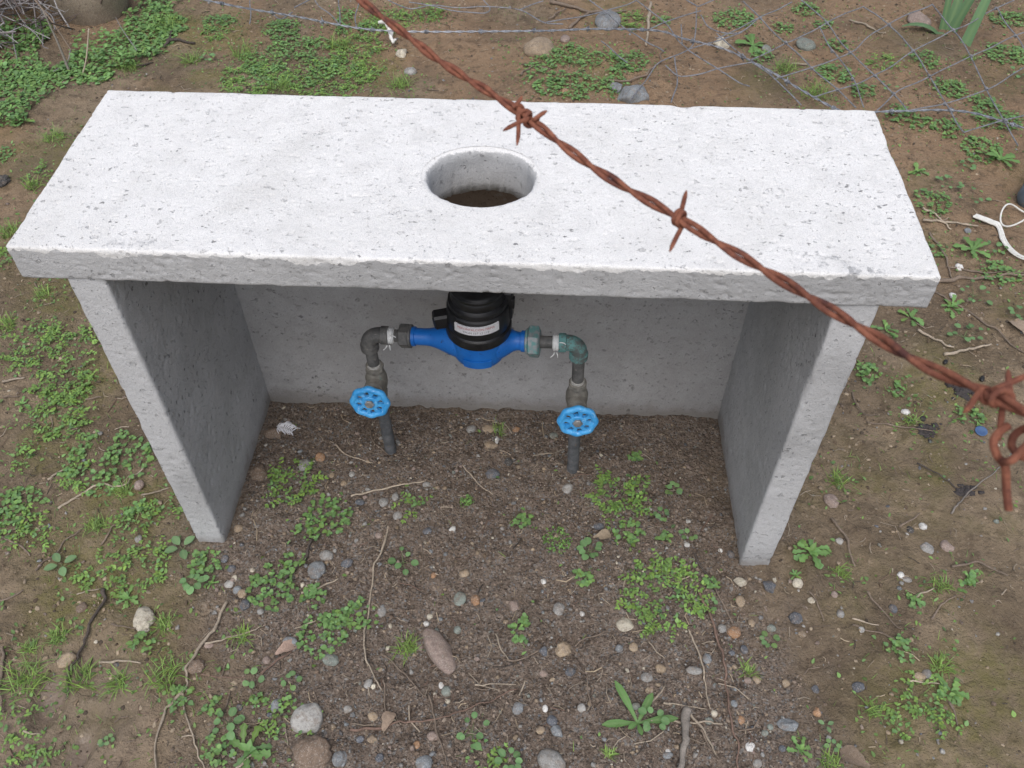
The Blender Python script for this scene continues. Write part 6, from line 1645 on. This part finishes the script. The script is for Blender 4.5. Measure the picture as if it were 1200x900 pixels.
def add_clover(p, org, r, rs):
    n = int(np.clip(r * r * 36000, 15, 1300))
    dx, dy = disc_pts(n, r, rs)
    hgt = rs.uniform(.004, .020, n) * (1 - .5 * (np.hypot(dx, dy) / r))
    P_ = np.column_stack([org[0] + dx, org[1] + dy, np.zeros(n)]); P_[:, 2] = gzs(P_) + hgt
    sz = rs.uniform(.0050, .0125, n) * .88; yaw = rs.uniform(0, 6.28, n)
    tilt_ = rs.uniform(-.15, .35, n)
    kind = rs.uniform(size=n)
    if r > .085:
        gap = noise3(P_[:, :2], 26, int(r * 1000)) > -.28
        P_, sz, yaw, tilt_, kind, dx, dy, hgt = P_[gap], sz[gap], yaw[gap], tilt_[gap], kind[gap], dx[gap], dy[gap], hgt[gap]
        tilt_ = tilt_ + rs.normal(0, .3, len(tilt_))
    tre = kind < .55
    for k in range(3):
        i = tre
        p.add(*leaves(P_[i], yaw[i] + k * 2.1 + rs.uniform(-.15, .15, i.sum()), tilt_[i], sz[i] * .78, sz[i] * .74, rs.uniform(-.2, .5, i.sum()), .12, 'obo' if k == 3 else 'round', np.array(GREENS['clover']) * rs.uniform(.8, 1.25), .18, rs))
    i = ~tre
    p.add(*leaves(P_[i], yaw[i], tilt_[i], sz[i] * 1.15, sz[i] * .95, .3, .18, 'obo', GREENS['lobed'], .2, rs))
    p.add(*leaves(P_ - np.column_stack([dx * .15, dy * .15, hgt + .002]), np.arctan2(dy, dx), 1.0, hgt * 1.1 + .004, .0011, .3, .3, 'strap', (.10, .13, .05), .1, rs))

def add_cushion(p, org, r, rs):
    n = int(np.clip(r * r * 160000, 60, 420))
    dx, dy = disc_pts(n, r, rs)
    P_ = np.column_stack([org[0] + dx, org[1] + dy, np.zeros(n)])
    P_[:, 2] = gzs(P_) + .012 * np.sqrt(np.clip(1 - (dx * dx + dy * dy) / (r * r), 0, 1)) * rs.uniform(.5, 1, n)
    p.add(*leaves(P_, rs.uniform(0, 6.28, n), rs.uniform(0, 1.1, n), rs.uniform(.004, .007, n), rs.uniform(.0022, .0038, n), .5, .2, 'oval', GREENS['cushion'], .25, rs))

def single_leaf(root, org, base, yaw, pitch, L, W, bend, prof, col, rs, name='leaf', fold=.2):
    V, Q, c, rib = leaves(np.array([base]), yaw, pitch, L, W, bend, fold, prof, col, .12, rs)
    me = mesh(name, V - org, [Q], M_leaf, c, attrs=dict(rib=rib))
    return obj(name, me, root)

for n_, (x, y, r, kind, label) in enumerate(PLANTS):
    rs = np.random.default_rng(500 + n_)
    z = gz(x, y)
    org = np.array([x, y, z])
    nm = {'grass': 'grass_tuft', 'oval': 'seedling', 'rosette': 'rosette_weed', 'lobed': 'lobed_weed', 'fern': 'feathery_weed', 'clover': 'clover_clump', 'round': 'round_leaved_weed', 'cushion': 'cushion_weed'}[kind]
    if kind in ('grass', 'fern', 'clover', 'cushion') or (kind == 'lobed' and r < .045) or (kind == 'round' and r < .02):
        p = Plant()
        if kind == 'grass': add_grass(p, org, r, rs)
        elif kind == 'fern': add_fern(p, org, r, rs)
        elif kind == 'clover': add_clover(p, org, r, rs)
        elif kind == 'cushion': add_cushion(p, org, r, rs)
        elif kind == 'lobed':
            k = rs.integers(7, 12)
            yw = np.arange(k) * 6.283 / k + rs.uniform(-.3, .3, k)
            p.add(*leaves(np.repeat(org[None] + [0, 0, .003], k, 0) + np.column_stack([np.cos(yw), np.sin(yw), np.zeros(k)]) * (r * rs.uniform(0, .35, k))[:, None], yw + rs.normal(0, .35, k), rs.uniform(.1, .75, k), r * rs.uniform(.45, .95, k), r * rs.uniform(.28, .45, k), rs.uniform(.5, 1.0, k), .25, 'lobe', GREENS['lobed'], .15, rs))
            k = 5
            p.add(*leaves(np.repeat(org[None] + [0, 0, .004], k, 0), rs.uniform(0, 6.28, k), rs.uniform(.6, 1.1, k), r * rs.uniform(.35, .55, k), r * .25, .6, .25, 'obo', np.array(GREENS['lobed']) * 1.2, .15, rs))
        else:
            k = rs.integers(5, 8)
            yw = np.arange(k) * 6.283 / k + rs.uniform(-.4, .4, k)
            P_ = org[None] + np.column_stack([np.cos(yw), np.sin(yw), np.zeros(k)]) * (r * rs.uniform(.25, .6, k))[:, None]
            P_[:, 2] = gzs(P_) + rs.uniform(.004, .012, k)
            p.add(*leaves(P_, yw, rs.uniform(0, .4, k), r * rs.uniform(.5, .75, k), r * rs.uniform(.5, .7, k), .3, .12, 'round', GREENS['round'], .15, rs))
        o = obj(nm, p.mesh(nm, org), loc=org)
    else:
        o = empty(nm, org)
        if kind == 'rosette':
            for yw, L in ((R(118), 1.55), (R(62), 1.15), (R(8), 1.35), (R(187), 1.2), (R(-80), .55), (R(-140), .5)):
                single_leaf(o, org, org + [0, 0, .003], yw, .30 if L > .6 else .7, r * L * .92, r * .25 if L > .6 else r * .16, .45, 'tooth', GREENS['rosette'], rs)
        elif kind == 'oval':
            k = 4 if r > .015 else 3
            for q in range(k):
                yw = q * 6.283 / k + rs.uniform(-.3, .3) + .6
                base = org + [math.cos(yw) * r * .25, math.sin(yw) * r * .25, .010]
                single_leaf(o, org, base, yw, .25, r * .85, r * .55, .4, 'oval', GREENS['oval'], rs)
                single_leaf(o, org, org - [0, 0, .002], yw, .9, r * .42, .0016, .4, 'strap', (.14, .18, .09), rs, 'stalk')
        elif kind == 'lobed':
            for q in range(9):
                yw = q * 6.283 / 9 + rs.uniform(-.3, .3)
                single_leaf(o, org, org + [0, 0, .004], yw, rs.uniform(.2, .7), r * rs.uniform(.75, 1.1), r * rs.uniform(.30, .42), rs.uniform(.5, .9), 'lobe', GREENS['lobed'], rs)
        else:
            k = int(rs.integers(6, 10))
            for q in range(k):
                yw = q * 6.283 / k + rs.uniform(-.4, .4); dd = r * rs.uniform(.3, .85)
                base = org + [math.cos(yw) * dd * .8, math.sin(yw) * dd * .8, rs.uniform(.006, .018)]
                sz = rs.uniform(.009, .016)
                single_leaf(o, org, base, yw, rs.uniform(-.1, .35), sz, sz * .9, .25, 'round', np.array(GREENS['round']) * rs.uniform(.8, 1.2), rs)
                single_leaf(o, org, org, yw, .5, dd * .85, .0014, .55, 'strap', (.12, .15, .07), rs, 'stalk')
    tag(o, label, {'grass': 'grass', 'oval': 'seedling'}.get(kind, 'weed'), 'weeds growing on the soil')

# iris-like straps at the top edge
iris = tag(empty('iris', (*IRIS_A, gz(*IRIS_A))), 'upright fleshy strap leaves of a bulb plant in dug soil behind the mesh', 'bulb plant')
io = np.array([*IRIS_A, gz(*IRIS_A)])
for (bx, by, yw, pt_, L, W, bd) in ((0, 0, R(70), 1.25, .34, .034, .35), (.01, -.01, R(40), 1.2, .36, .036, .3), (-.02, 0, R(95), 1.3, .30, .026, .3), (IRIS_B[0] - io[0] - .035, IRIS_B[1] - io[1] - .02, R(55), 1.25, .36, .036, .3), (-.045, -.04, R(170), .75, .13, .04, 1.2), (-.10, -.09, R(35), .35, .15, .038, 1.0)):
    base = io + [bx, by, .0]
    single_leaf(iris, io, base, yw, pt_, L, W, bd, 'strap', GREENS['iris'], rng)

# ground cover: carpets of small leaves nobody could count
p = Plant()
for poly in COVER:
    A_ = np.array(poly)
    lo, hi = A_.min(0), A_.max(0)
    n = int(np.prod(hi - lo) * 19000)
    q = rng.uniform(lo, hi, (n, 2))
    dd = poly_dist(q, poly) + .12 * fbm(q, 6, 3, 71)
    q = q[dd > .02]
    q = q[noise3(q, 7, 72) > rng.uniform(-1.3, .1, len(q))]
    n = len(q)
    P_ = np.column_stack([q, gzs(q) + rng.uniform(.004, .045, n) * (.5 + .5 * noise3(q, 8, 73))])
    sz = rng.uniform(.008, .018, n)
    half = rng.uniform(size=n) < .6
    for sel, pr, cc in ((half, 'obo', 'lobed'), (~half, 'round', 'clover')):
        m = sel.sum()
        p.add(*leaves(P_[sel], rng.uniform(0, 6.28, m), rng.uniform(-.1, .7, m), sz[sel], sz[sel] * rng.uniform(.5, .9, m), rng.uniform(0, .8, m), .2, pr, np.array(GREENS[cc]) * 1.08, .22))
cover = obj('ground_cover', p.mesh('ground_cover', np.zeros(3)))
tag(cover, 'carpet of small green leaves under the dry brush at the top left corner', kind='stuff')

# sparse seedlings and short grass scattered everywhere
p = Plant()
def scatter(n, box, cond):
    q = rng.uniform((box[0], box[1]), (box[2], box[3]), (n, 2))
    return q[cond(q)]
free = lambda q: ~((q[:, 0] > -.56) & (q[:, 0] < .56) & (q[:, 1] > WALL_Y - .01) & (q[:, 1] < WALL_Y + .06)) & ~((np.abs(np.abs(q[:, 0]) - .515) < .034) & (q[:, 1] > -.01) & (q[:, 1] < .42))
patch = lambda q: smooth(-.05, .55, fbm(q, 3.2, 3, 81)) 
PC = np.array([(x, y, r) for x, y, r, k, l in PLANTS if k in ('fern', 'clover', 'grass')])
def near_weeds(q):
    d_ = np.full(len(q), 9.0)
    for x, y, r in PC: d_ = np.minimum(d_, np.hypot(q[:, 0] - x, q[:, 1] - y) / (r + .03))
    return smooth(1.6, .5, d_)
q = scatter(30000, (-1.6, -.55, 1.8, 2.6), lambda q: free(q) & (rng.uniform(size=len(q)) < .05 + .30 * patch(q) + .75 * near_weeds(q)) & (rng.uniform(size=len(q)) > .90 * dark_of(q)))
n = len(q)
P_ = np.column_stack([q, gzs(q) + .001])
sz = rng.uniform(.005, .011, n)
p.add(*leaves(P_, rng.uniform(0, 6.28, n), rng.uniform(.1, .9, n), sz, sz * rng.uniform(.35, .8, n), .4, .2, 'obo', (.140, .255, .075), .28))
q = scatter(26000, (-1.6, -.55, 1.8, 2.4), lambda q: free(q) & (rng.uniform(size=len(q)) < .03 + .4 * patch(q + 5) + .5 * near_weeds(q)) & (rng.uniform(size=len(q)) > .9 * dark_of(q)))
n = len(q)
P_ = np.column_stack([q, gzs(q) - .001])
p.add(*leaves(P_, rng.uniform(0, 6.28, n), rng.uniform(.3, 1.3, n), rng.uniform(.008, .022, n), rng.uniform(.0008, .0017, n), rng.uniform(.2, 1.2, n), .3, 'strap', (.170, .270, .068), .28))
tag(obj('short_grass', p.mesh('short_grass', np.zeros(3))), 'sparse short grass and tiny seedlings scattered over the mud', kind='stuff')

# ------------------------------------------------------------------ grit, soil crumbs and chaff
def lumps(n_try, box, cond, smin, smax, power, palette, flat, name, label, mat, sub=0, sink=.25):
    q = scatter(n_try, box, cond)
    n = len(q)
    V0, F0 = ICO[sub]
    size = smin + (smax - smin) * rng.uniform(size=n) ** power
    S = np.column_stack([size, size * rng.uniform(.6, 1, n), size * flat * rng.uniform(.7, 1.1, n)]) / 2
    th = rng.uniform(0, 6.28, n)
    jit = 1 + .22 * rng.normal(size=(n, len(V0), 1))
    U = V0[None] * np.clip(jit, .55, 1.5) * S[:, None, :]
    c_, s_ = np.cos(th)[:, None], np.sin(th)[:, None]
    W = np.stack([U[..., 0] * c_ - U[..., 1] * s_, U[..., 0] * s_ + U[..., 1] * c_, U[..., 2]], -1)
    W[..., 0] += q[:, None, 0]; W[..., 1] += q[:, None, 1]
    W[..., 2] += (gzs(q) + S[:, 2] * (1 - 2 * sink))[:, None]
    F = (np.arange(n)[:, None, None] * len(V0) + F0[None]).reshape(-1, 3)
    pal = np.array(palette)
    c = pal[rng.integers(0, len(pal), n)] * rng.uniform(.75, 1.25, (n, 1))
    o = obj(name, mesh(name, W.reshape(-1, 3), [F], mat, np.repeat(c, len(V0), 0), smooth_shade=sub > 0))
    return tag(o, label, kind='stuff')
BOXN = (-.95, -.5, 1.15, .40)
grav = [np.array(COL[k]) * .92 for k in 'gglgsbbttttpprrrncg']
lumps(26000, BOXN, lambda q: free(q) & (rng.uniform(size=len(q)) < dark_of(q) * (.15 + .75 * smooth(-.25, .5, fbm(q, 4.5, 3, 91))) + .03), .0016, .0062, 3.0, grav, .7, 'gravel', 'fine mixed gravel strewn over the dark soil in front of and under the box', M_stone, 0)
lumps(2900, BOXN, lambda q: free(q) & (rng.uniform(size=len(q)) < dark_of(q) * .55 + .10), .0045, .0105, 2.0, grav, .65, 'gravel', 'small scattered pebbles between the larger stones', M_stone, 1, .2)
soilc = [(.170, .128, .098), (.225, .176, .138), (.128, .095, .072), (.28, .225, .18)]
lumps(36000, (-.62, -.5, .75, .40), lambda q: free(q) & (rng.uniform(size=len(q)) < dark_of(q) * (.18 + .82 * smooth(-.35, .35, fbm(q, 5, 3, 98)))), .0016, .0080, 3.8, soilc, .75, 'soil_crumbs', 'dark loose soil crumbs on the sheltered ground', M_grit, 0, .35)
mudc = [(.20, .15, .10), (.28, .215, .15), (.125, .09, .06), (.38, .305, .22), (.09, .068, .05)]
lumps(70000, (-1.7, -.5, 1.9, 2.5), lambda q: free(q) & (rng.uniform(size=len(q)) < (.10 + .75 * smooth(-.1, .5, fbm(q, 4, 3, 92))) * (1 - .8 * dark_of(q))), .0018, .011, 3.5, mudc, .7, 'soil_crumbs', 'brown crumbs of mud lying on the open ground', M_grit, 0, .4)

lumps(2600, (-1.6, -.5, 1.8, 2.4), lambda q: free(q) & (rng.uniform(size=len(q)) > dark_of(q)) & (rng.uniform(size=len(q)) < .25 + .6 * smooth(-.1, .5, fbm(q, 5, 2, 96))), .003, .0095, 2.2, grav, .6, 'gravel', 'odd small pebbles pressed into the open mud', M_stone, 1, .3)

g = Geo()
q = scatter(12000, (-1.2, -.5, 1.5, 2.2), lambda q: free(q) & (rng.uniform(size=len(q)) < .22 + .5 * dark_of(q) + .3 * smooth(0, .6, fbm(q, 3, 2, 93))))
n = len(q)
big = rng.uniform(size=n) < .10
L = rng.uniform(.005, .034, n) * rng.uniform(.3, 1, n) * np.where(big, 2.3, 1); th = rng.uniform(0, 6.28, n); w_ = rng.uniform(.0004, .0011, n) * np.where(big, 1.3, 1)
bend = rng.normal(0, .35, n)
zc = gzs(q) + .0015
rows = []
for t, b_ in ((-.5, -1), (0, 0), (.5, 1)):
    cx_ = q[:, 0] + np.cos(th + b_ * bend) * L * t; cy_ = q[:, 1] + np.sin(th + b_ * bend) * L * t
    ctr = np.column_stack([cx_, cy_, gzs(np.column_stack([cx_, cy_])) + .0012 + rng.uniform(0, .003, n)])
    nx = np.column_stack([-np.sin(th), np.cos(th), 0 * th]) * w_[:, None]
    up = np.array([0, 0, 1.])[None] * w_[:, None]
    rows.append(np.stack([ctr - nx, ctr + up, ctr + nx, ctr - up], 1))
V = np.stack(rows, 1).reshape(-1, 3)
b = []
for r_ in (0, 1):
    for k in range(4):
        b.append((r_ * 4 + k, r_ * 4 + (k + 1) % 4, r_ * 4 + 4 + (k + 1) % 4, r_ * 4 + 4 + k))
Q = (np.arange(n)[:, None, None] * 12 + np.array(b)[None]).reshape(-1, 4)
pal = np.array([WCOL['p'], WCOL['p'], WCOL['b'], WCOL['b'], WCOL['r'], WCOL['k'], (.46, .37, .26)])
c = np.repeat(pal[rng.integers(0, len(pal), n)] * rng.uniform(.7, 1.2, (n, 1)), 12, 0)
tag(obj('chaff_litter', mesh('chaff_litter', V, [Q], M_wood, c)), 'short bits of straw and rootlets littering the soil', kind='stuff')

# ------------------------------------------------------------------ odd things lying about
# boulder
V, F = ICO[3]
V = V * (1 + .07 * noise3(V, 1.2, 5)[:, None] + .03 * noise3(V, 3, 6)[:, None])
V = V * np.array([.135, .13, .17])
V[:, 0] += .25 * V[:, 2] * -.25
zb_ = gz(*BOULDER)
tag(obj('boulder', mesh('boulder', V, [F], M_stone, np.array([.30, .245, .18]) * (1 + .15 * noise3(V, 22, 8)[:, None])), loc=(BOULDER[0], BOULDER[1] + .03, zb_ + .085)),
    'tan rounded boulder among green leaves at the top left, beside the dry brush', 'boulder')
# dry brush heap
g = Geo()
for k in range(420):
    a_, b_ = rng.uniform(0, 6.28), rng.uniform(-.1, .75)
    L_ = rng.uniform(.10, .34)
    st = np.array([BRUSH[0] - .10 + rng.normal(.02, .17), BRUSH[1] + .05 + rng.normal(0, .16), 0]); st[2] = gz(st[0], st[1]) + rng.uniform(0, .12)
    e = np.array([math.cos(a_) * math.cos(b_), math.sin(a_) * math.cos(b_), math.sin(b_)])
    mid_ = st + e * L_ * .5 + rng.normal(0, .02, 3)
    c = np.array([(.30, .27, .27), (.42, .40, .40), (.16, .125, .12), (.22, .165, .14)][rng.integers(0, 4)]) * rng.uniform(.7, 1.2)
    V, F = tube(spline([st, mid_, st + e * L_], 3), rng.uniform(.0012, .0034) * np.linspace(1, .5, 7), 5)
    g.add(V, F, c)
tag(obj('dry_brush', g.mesh('dry_brush', M_wood)), 'tangled heap of dry grey stalks at the top left corner', kind='stuff')
for nme, (x, y), pts, lab, cc in (('dead_stalk', STEM_A, [(0, 0, 0), (-.006, .01, .10), (-.015, .015, .20)], 'grey dead stem standing upright among the top left leaves', 'g'),
                                  ('dead_stalk', STEM_B, [(0, 0, 0), (.03, .02, .06), (.055, .05, .14)], 'pale thin leaning stem right of the upright grey one', 'p'),
                                  ('dead_stalk', (STEM_A[0] - .05, STEM_A[1] + .1), [(.03, 0, .01), (-.05, .07, .11), (-.20, .20, .20)], 'long bowed stalk arching from the dry brush to the upright stem', 'b')):
    P_ = spline(pts, 6)
    V, F = tube(P_, np.linspace(.0042, .0022, len(P_)) if cc == 'g' else .0024, 6)
    tag(obj(nme, mesh(nme, V, F, M_wood, np.broadcast_to(np.array(WCOL[cc]) * 1.15, (len(V), 3))), loc=(x, y, gz(x, y) - .003)), lab, 'stalk', 'dead stalks at the top left')
# white feather
fx, fy = FEATHER
froot = tag(empty('feather', (fx, fy, gz(fx, fy))), 'small ruffled white feather lying under the slab in the inner left corner', 'feather')
fo = np.array([fx, fy, gz(fx, fy)])
P_ = spline([(-.020, .006, .006), (-.004, .001, .011), (.018, -.006, .009)], 6)
part('quill', Geo().add(*tube(P_ + fo, np.linspace(.0009, .0003, len(P_)), 5)), M_feather, froot, origin=fo)
g = Geo()
for i_, q in enumerate(np.linspace(.15, 1, 26)):
    c = P_[min(int(q * (len(P_) - 1)), len(P_) - 1)] + fo
    for sd in (-1, 1):
        a_ = -.3 + sd * (1.1 + rng.normal(0, .2)); l_ = .021 * (1.1 - .5 * abs(q - .5)) * rng.uniform(.6, .9)
        g.add(*tube(spline([c, c + np.array([math.cos(a_), math.sin(a_), .25]) * l_ * .6, c + np.array([math.cos(a_ * .8), math.sin(a_ * .8), -.1]) * l_], 3), [.0011, .0011, .0011, .001, .0009, .0007, .0004], 4))
part('vane', g, M_feather, froot, origin=fo)
# blue plastic disc
V, F = lathe([(0, .0105), (.0004, .0122), (.0022, .0125), (.0028, .0115), (.0022, .0095), (.0018, .002)], (0, 0, 0), (0, 0, 1), 28)
o = obj('plastic_disc', mesh('plastic_disc', V, F, M_disc), loc=(*DISC, gz(*DISC) + .0015))
o.rotation_euler = (R(6), R(-4), 0)
tag(o, 'round blue plastic disc lying flat on the mud beneath the end of the rusty wire', 'plastic disc')
# droppings and dark lumps
for (x, y), w_, lab in ((DROP_A, .020, 'shiny black dropping on the mud under the rusty wire, farthest left of three'), (DROP_B, .016, 'black dropping touching the rusty wire in view, middle one of three'), (DROP_C, .018, 'black dropping just behind the right barb, farthest right of three')):
    V, F = ICO[2]
    V = V * (1 + .12 * noise3(V, 2.2, int(w_ * 1e4))[:, None]) * np.array([w_, w_ * .6, w_ * .5]) / 2
    o = obj('dropping', mesh('dropping', V, [F], M_drop), loc=(x, y, gz(x, y) + w_ * .2)); o.rotation_euler[2] = w_ * 60
    tag(o, lab, 'dropping', 'black droppings on the mud')
for (x, y), w_, lab in ((SMEAR_A, .060, 'crumbled dark lump on the mud below the right barb of the rusty wire'), (SMEAR_B, .045, 'crumbled dark lump crossed by a straw, right of the concrete box'), (SMEAR_C, .040, 'crumbled dark lump under the thin grey twig near the right edge')):
    g = Geo()
    for k in range(46):
        V, F = ICO[1]
        dx, dy = rng.normal(0, .24, 2) * w_
        s_ = w_ * rng.uniform(.05, .16)
        g.add(V * (1 + .2 * rng.normal(size=(len(V), 1))) * s_ * [1, 1, .6] + [dx, dy * .9, gz(x + dx, y + dy) - gz(x, y)], [F])
    tag(obj('dark_lump', g.mesh('dark_lump', M_smear), loc=(x, y, gz(x, y))), lab, 'soil lump', 'crumbled dark lumps on the right mud')
# dead leaves
for n_, ((x, y), L, yw, cc, lab) in enumerate(((DEAD_LEAF, .036, R(75), (.36, .27, .20), 'curled pale brown dead leaf lying on the long reddish brown stem'),
                                (DEAD_LEAF_B, .040, R(35), (.42, .30, .24), 'dry reddish leaf left of the pale greenish oblong stone'),
                                (DEAD_LEAF_C, .036, R(15), (.34, .27, .19), 'dead leaf beside the row of round leaves under the slab'),
                                (DEAD_LEAF_D, .055, R(110), (.36, .28, .21), 'curled dead leaf at the right edge behind the barb'),
                                (DEAD_LEAF_E, .050, R(150), (.22, .165, .12), 'crumpled brown dead leaf at the bottom edge on the right'))):
    o0 = np.array([x, y, gz(x, y)])
    V, Q, c, rib = leaves(np.array([o0 + [-.5 * L * math.cos(yw), -.5 * L * math.sin(yw), .004]]), yw, .35, L, L * .62, .9, .5, 'tooth', cc, .05)
    V2 = V + .0018 * noise3(V, 160, n_)[:, None]
    me = mesh('dead_leaf', V2 - o0, [Q], M_wood, np.broadcast_to(np.array(cc), (len(V), 3)))
    tag(obj('dead_leaf', me, loc=o0), lab, 'dead leaf', 'dead leaves on the ground')
# white strap with ring, and the grey pipe end at the right edge
so = np.array([*STRAP_PATH[2], gz(*STRAP_PATH[2])])
strap = tag(empty('strap', so), 'frayed white plastic strap with a round white wire ring at the right edge', 'strap')
P_ = spline([(a_, b_, gz(a_, b_) + .010) for a_, b_ in STRAP_PATH], 6)
g = Geo()
for k in range(3):
    g.add(*tube(P_ + np.array([.004 * (k - 1), .003 * (k - 1), 0]) * (1 + .6 * noise3(P_, 30, k)[:, None]), np.concatenate([np.linspace(.0034, .0042, 12), np.linspace(.0030, .0016, len(P_) - 12)]), 6))
part('tail', g, M_white, strap, origin=so)
P_ = np.array([(a_, b_, gz(*STRAP_RING[0]) + .022 + .012 * math.sin(i_ * .8)) for i_, (a_, b_) in enumerate(STRAP_RING)])
part('ring', Geo().add(*tube(spline(P_, 4), .0022, 7)), M_white, strap, origin=so)
px_, py_ = GREY_PIPE
g = Geo().add(*lathe([(-.062, .020), (-.060, .036), (-.050, .041), (-.02, .042), (.25, .042), (.252, .030)], (0, 0, 0), (.55, .72, .06), 28))
tag(obj('pipe_end', g.mesh('pipe_end', M_pipe), loc=(px_ + .045, py_ + .035, gz(px_, py_) + .036)), 'rounded blue grey pipe end poking in at the right edge beside the white ring', 'pipe')
# white scrap tied to the galvanised wire
tx, ty = TAPE
to = np.array([tx, ty - .02, .03])
g = Geo()
for k in range(3):
    a_ = np.array([tx - .004 + .005 * k, ty, .05])
    pp = spline([a_ + [-.028 + .008 * k, .004, .002], a_ + [-.004, -.006, .008], a_ + [.010, -.03, -.012], a_ + [.016 - .006 * k, -.045, -.020 - .004 * k], a_ + [.026 - .002 * k, -.062 + .012 * k, -.034]], 6)
    g.add(*tube(pp, (.0062 - .001 * k) * (1 + .35 * noise3(pp * 1.0, 70, k)) * np.linspace(1, .75, len(pp)), 6))
part_me = g
part_me.V = [v - to for v in part_me.V]
tag(obj('plastic_scrap', part_me.mesh('plastic_scrap', M_white), loc=to), 'twisted scrap of white plastic hanging from the galvanised barbed wire', 'plastic scrap')
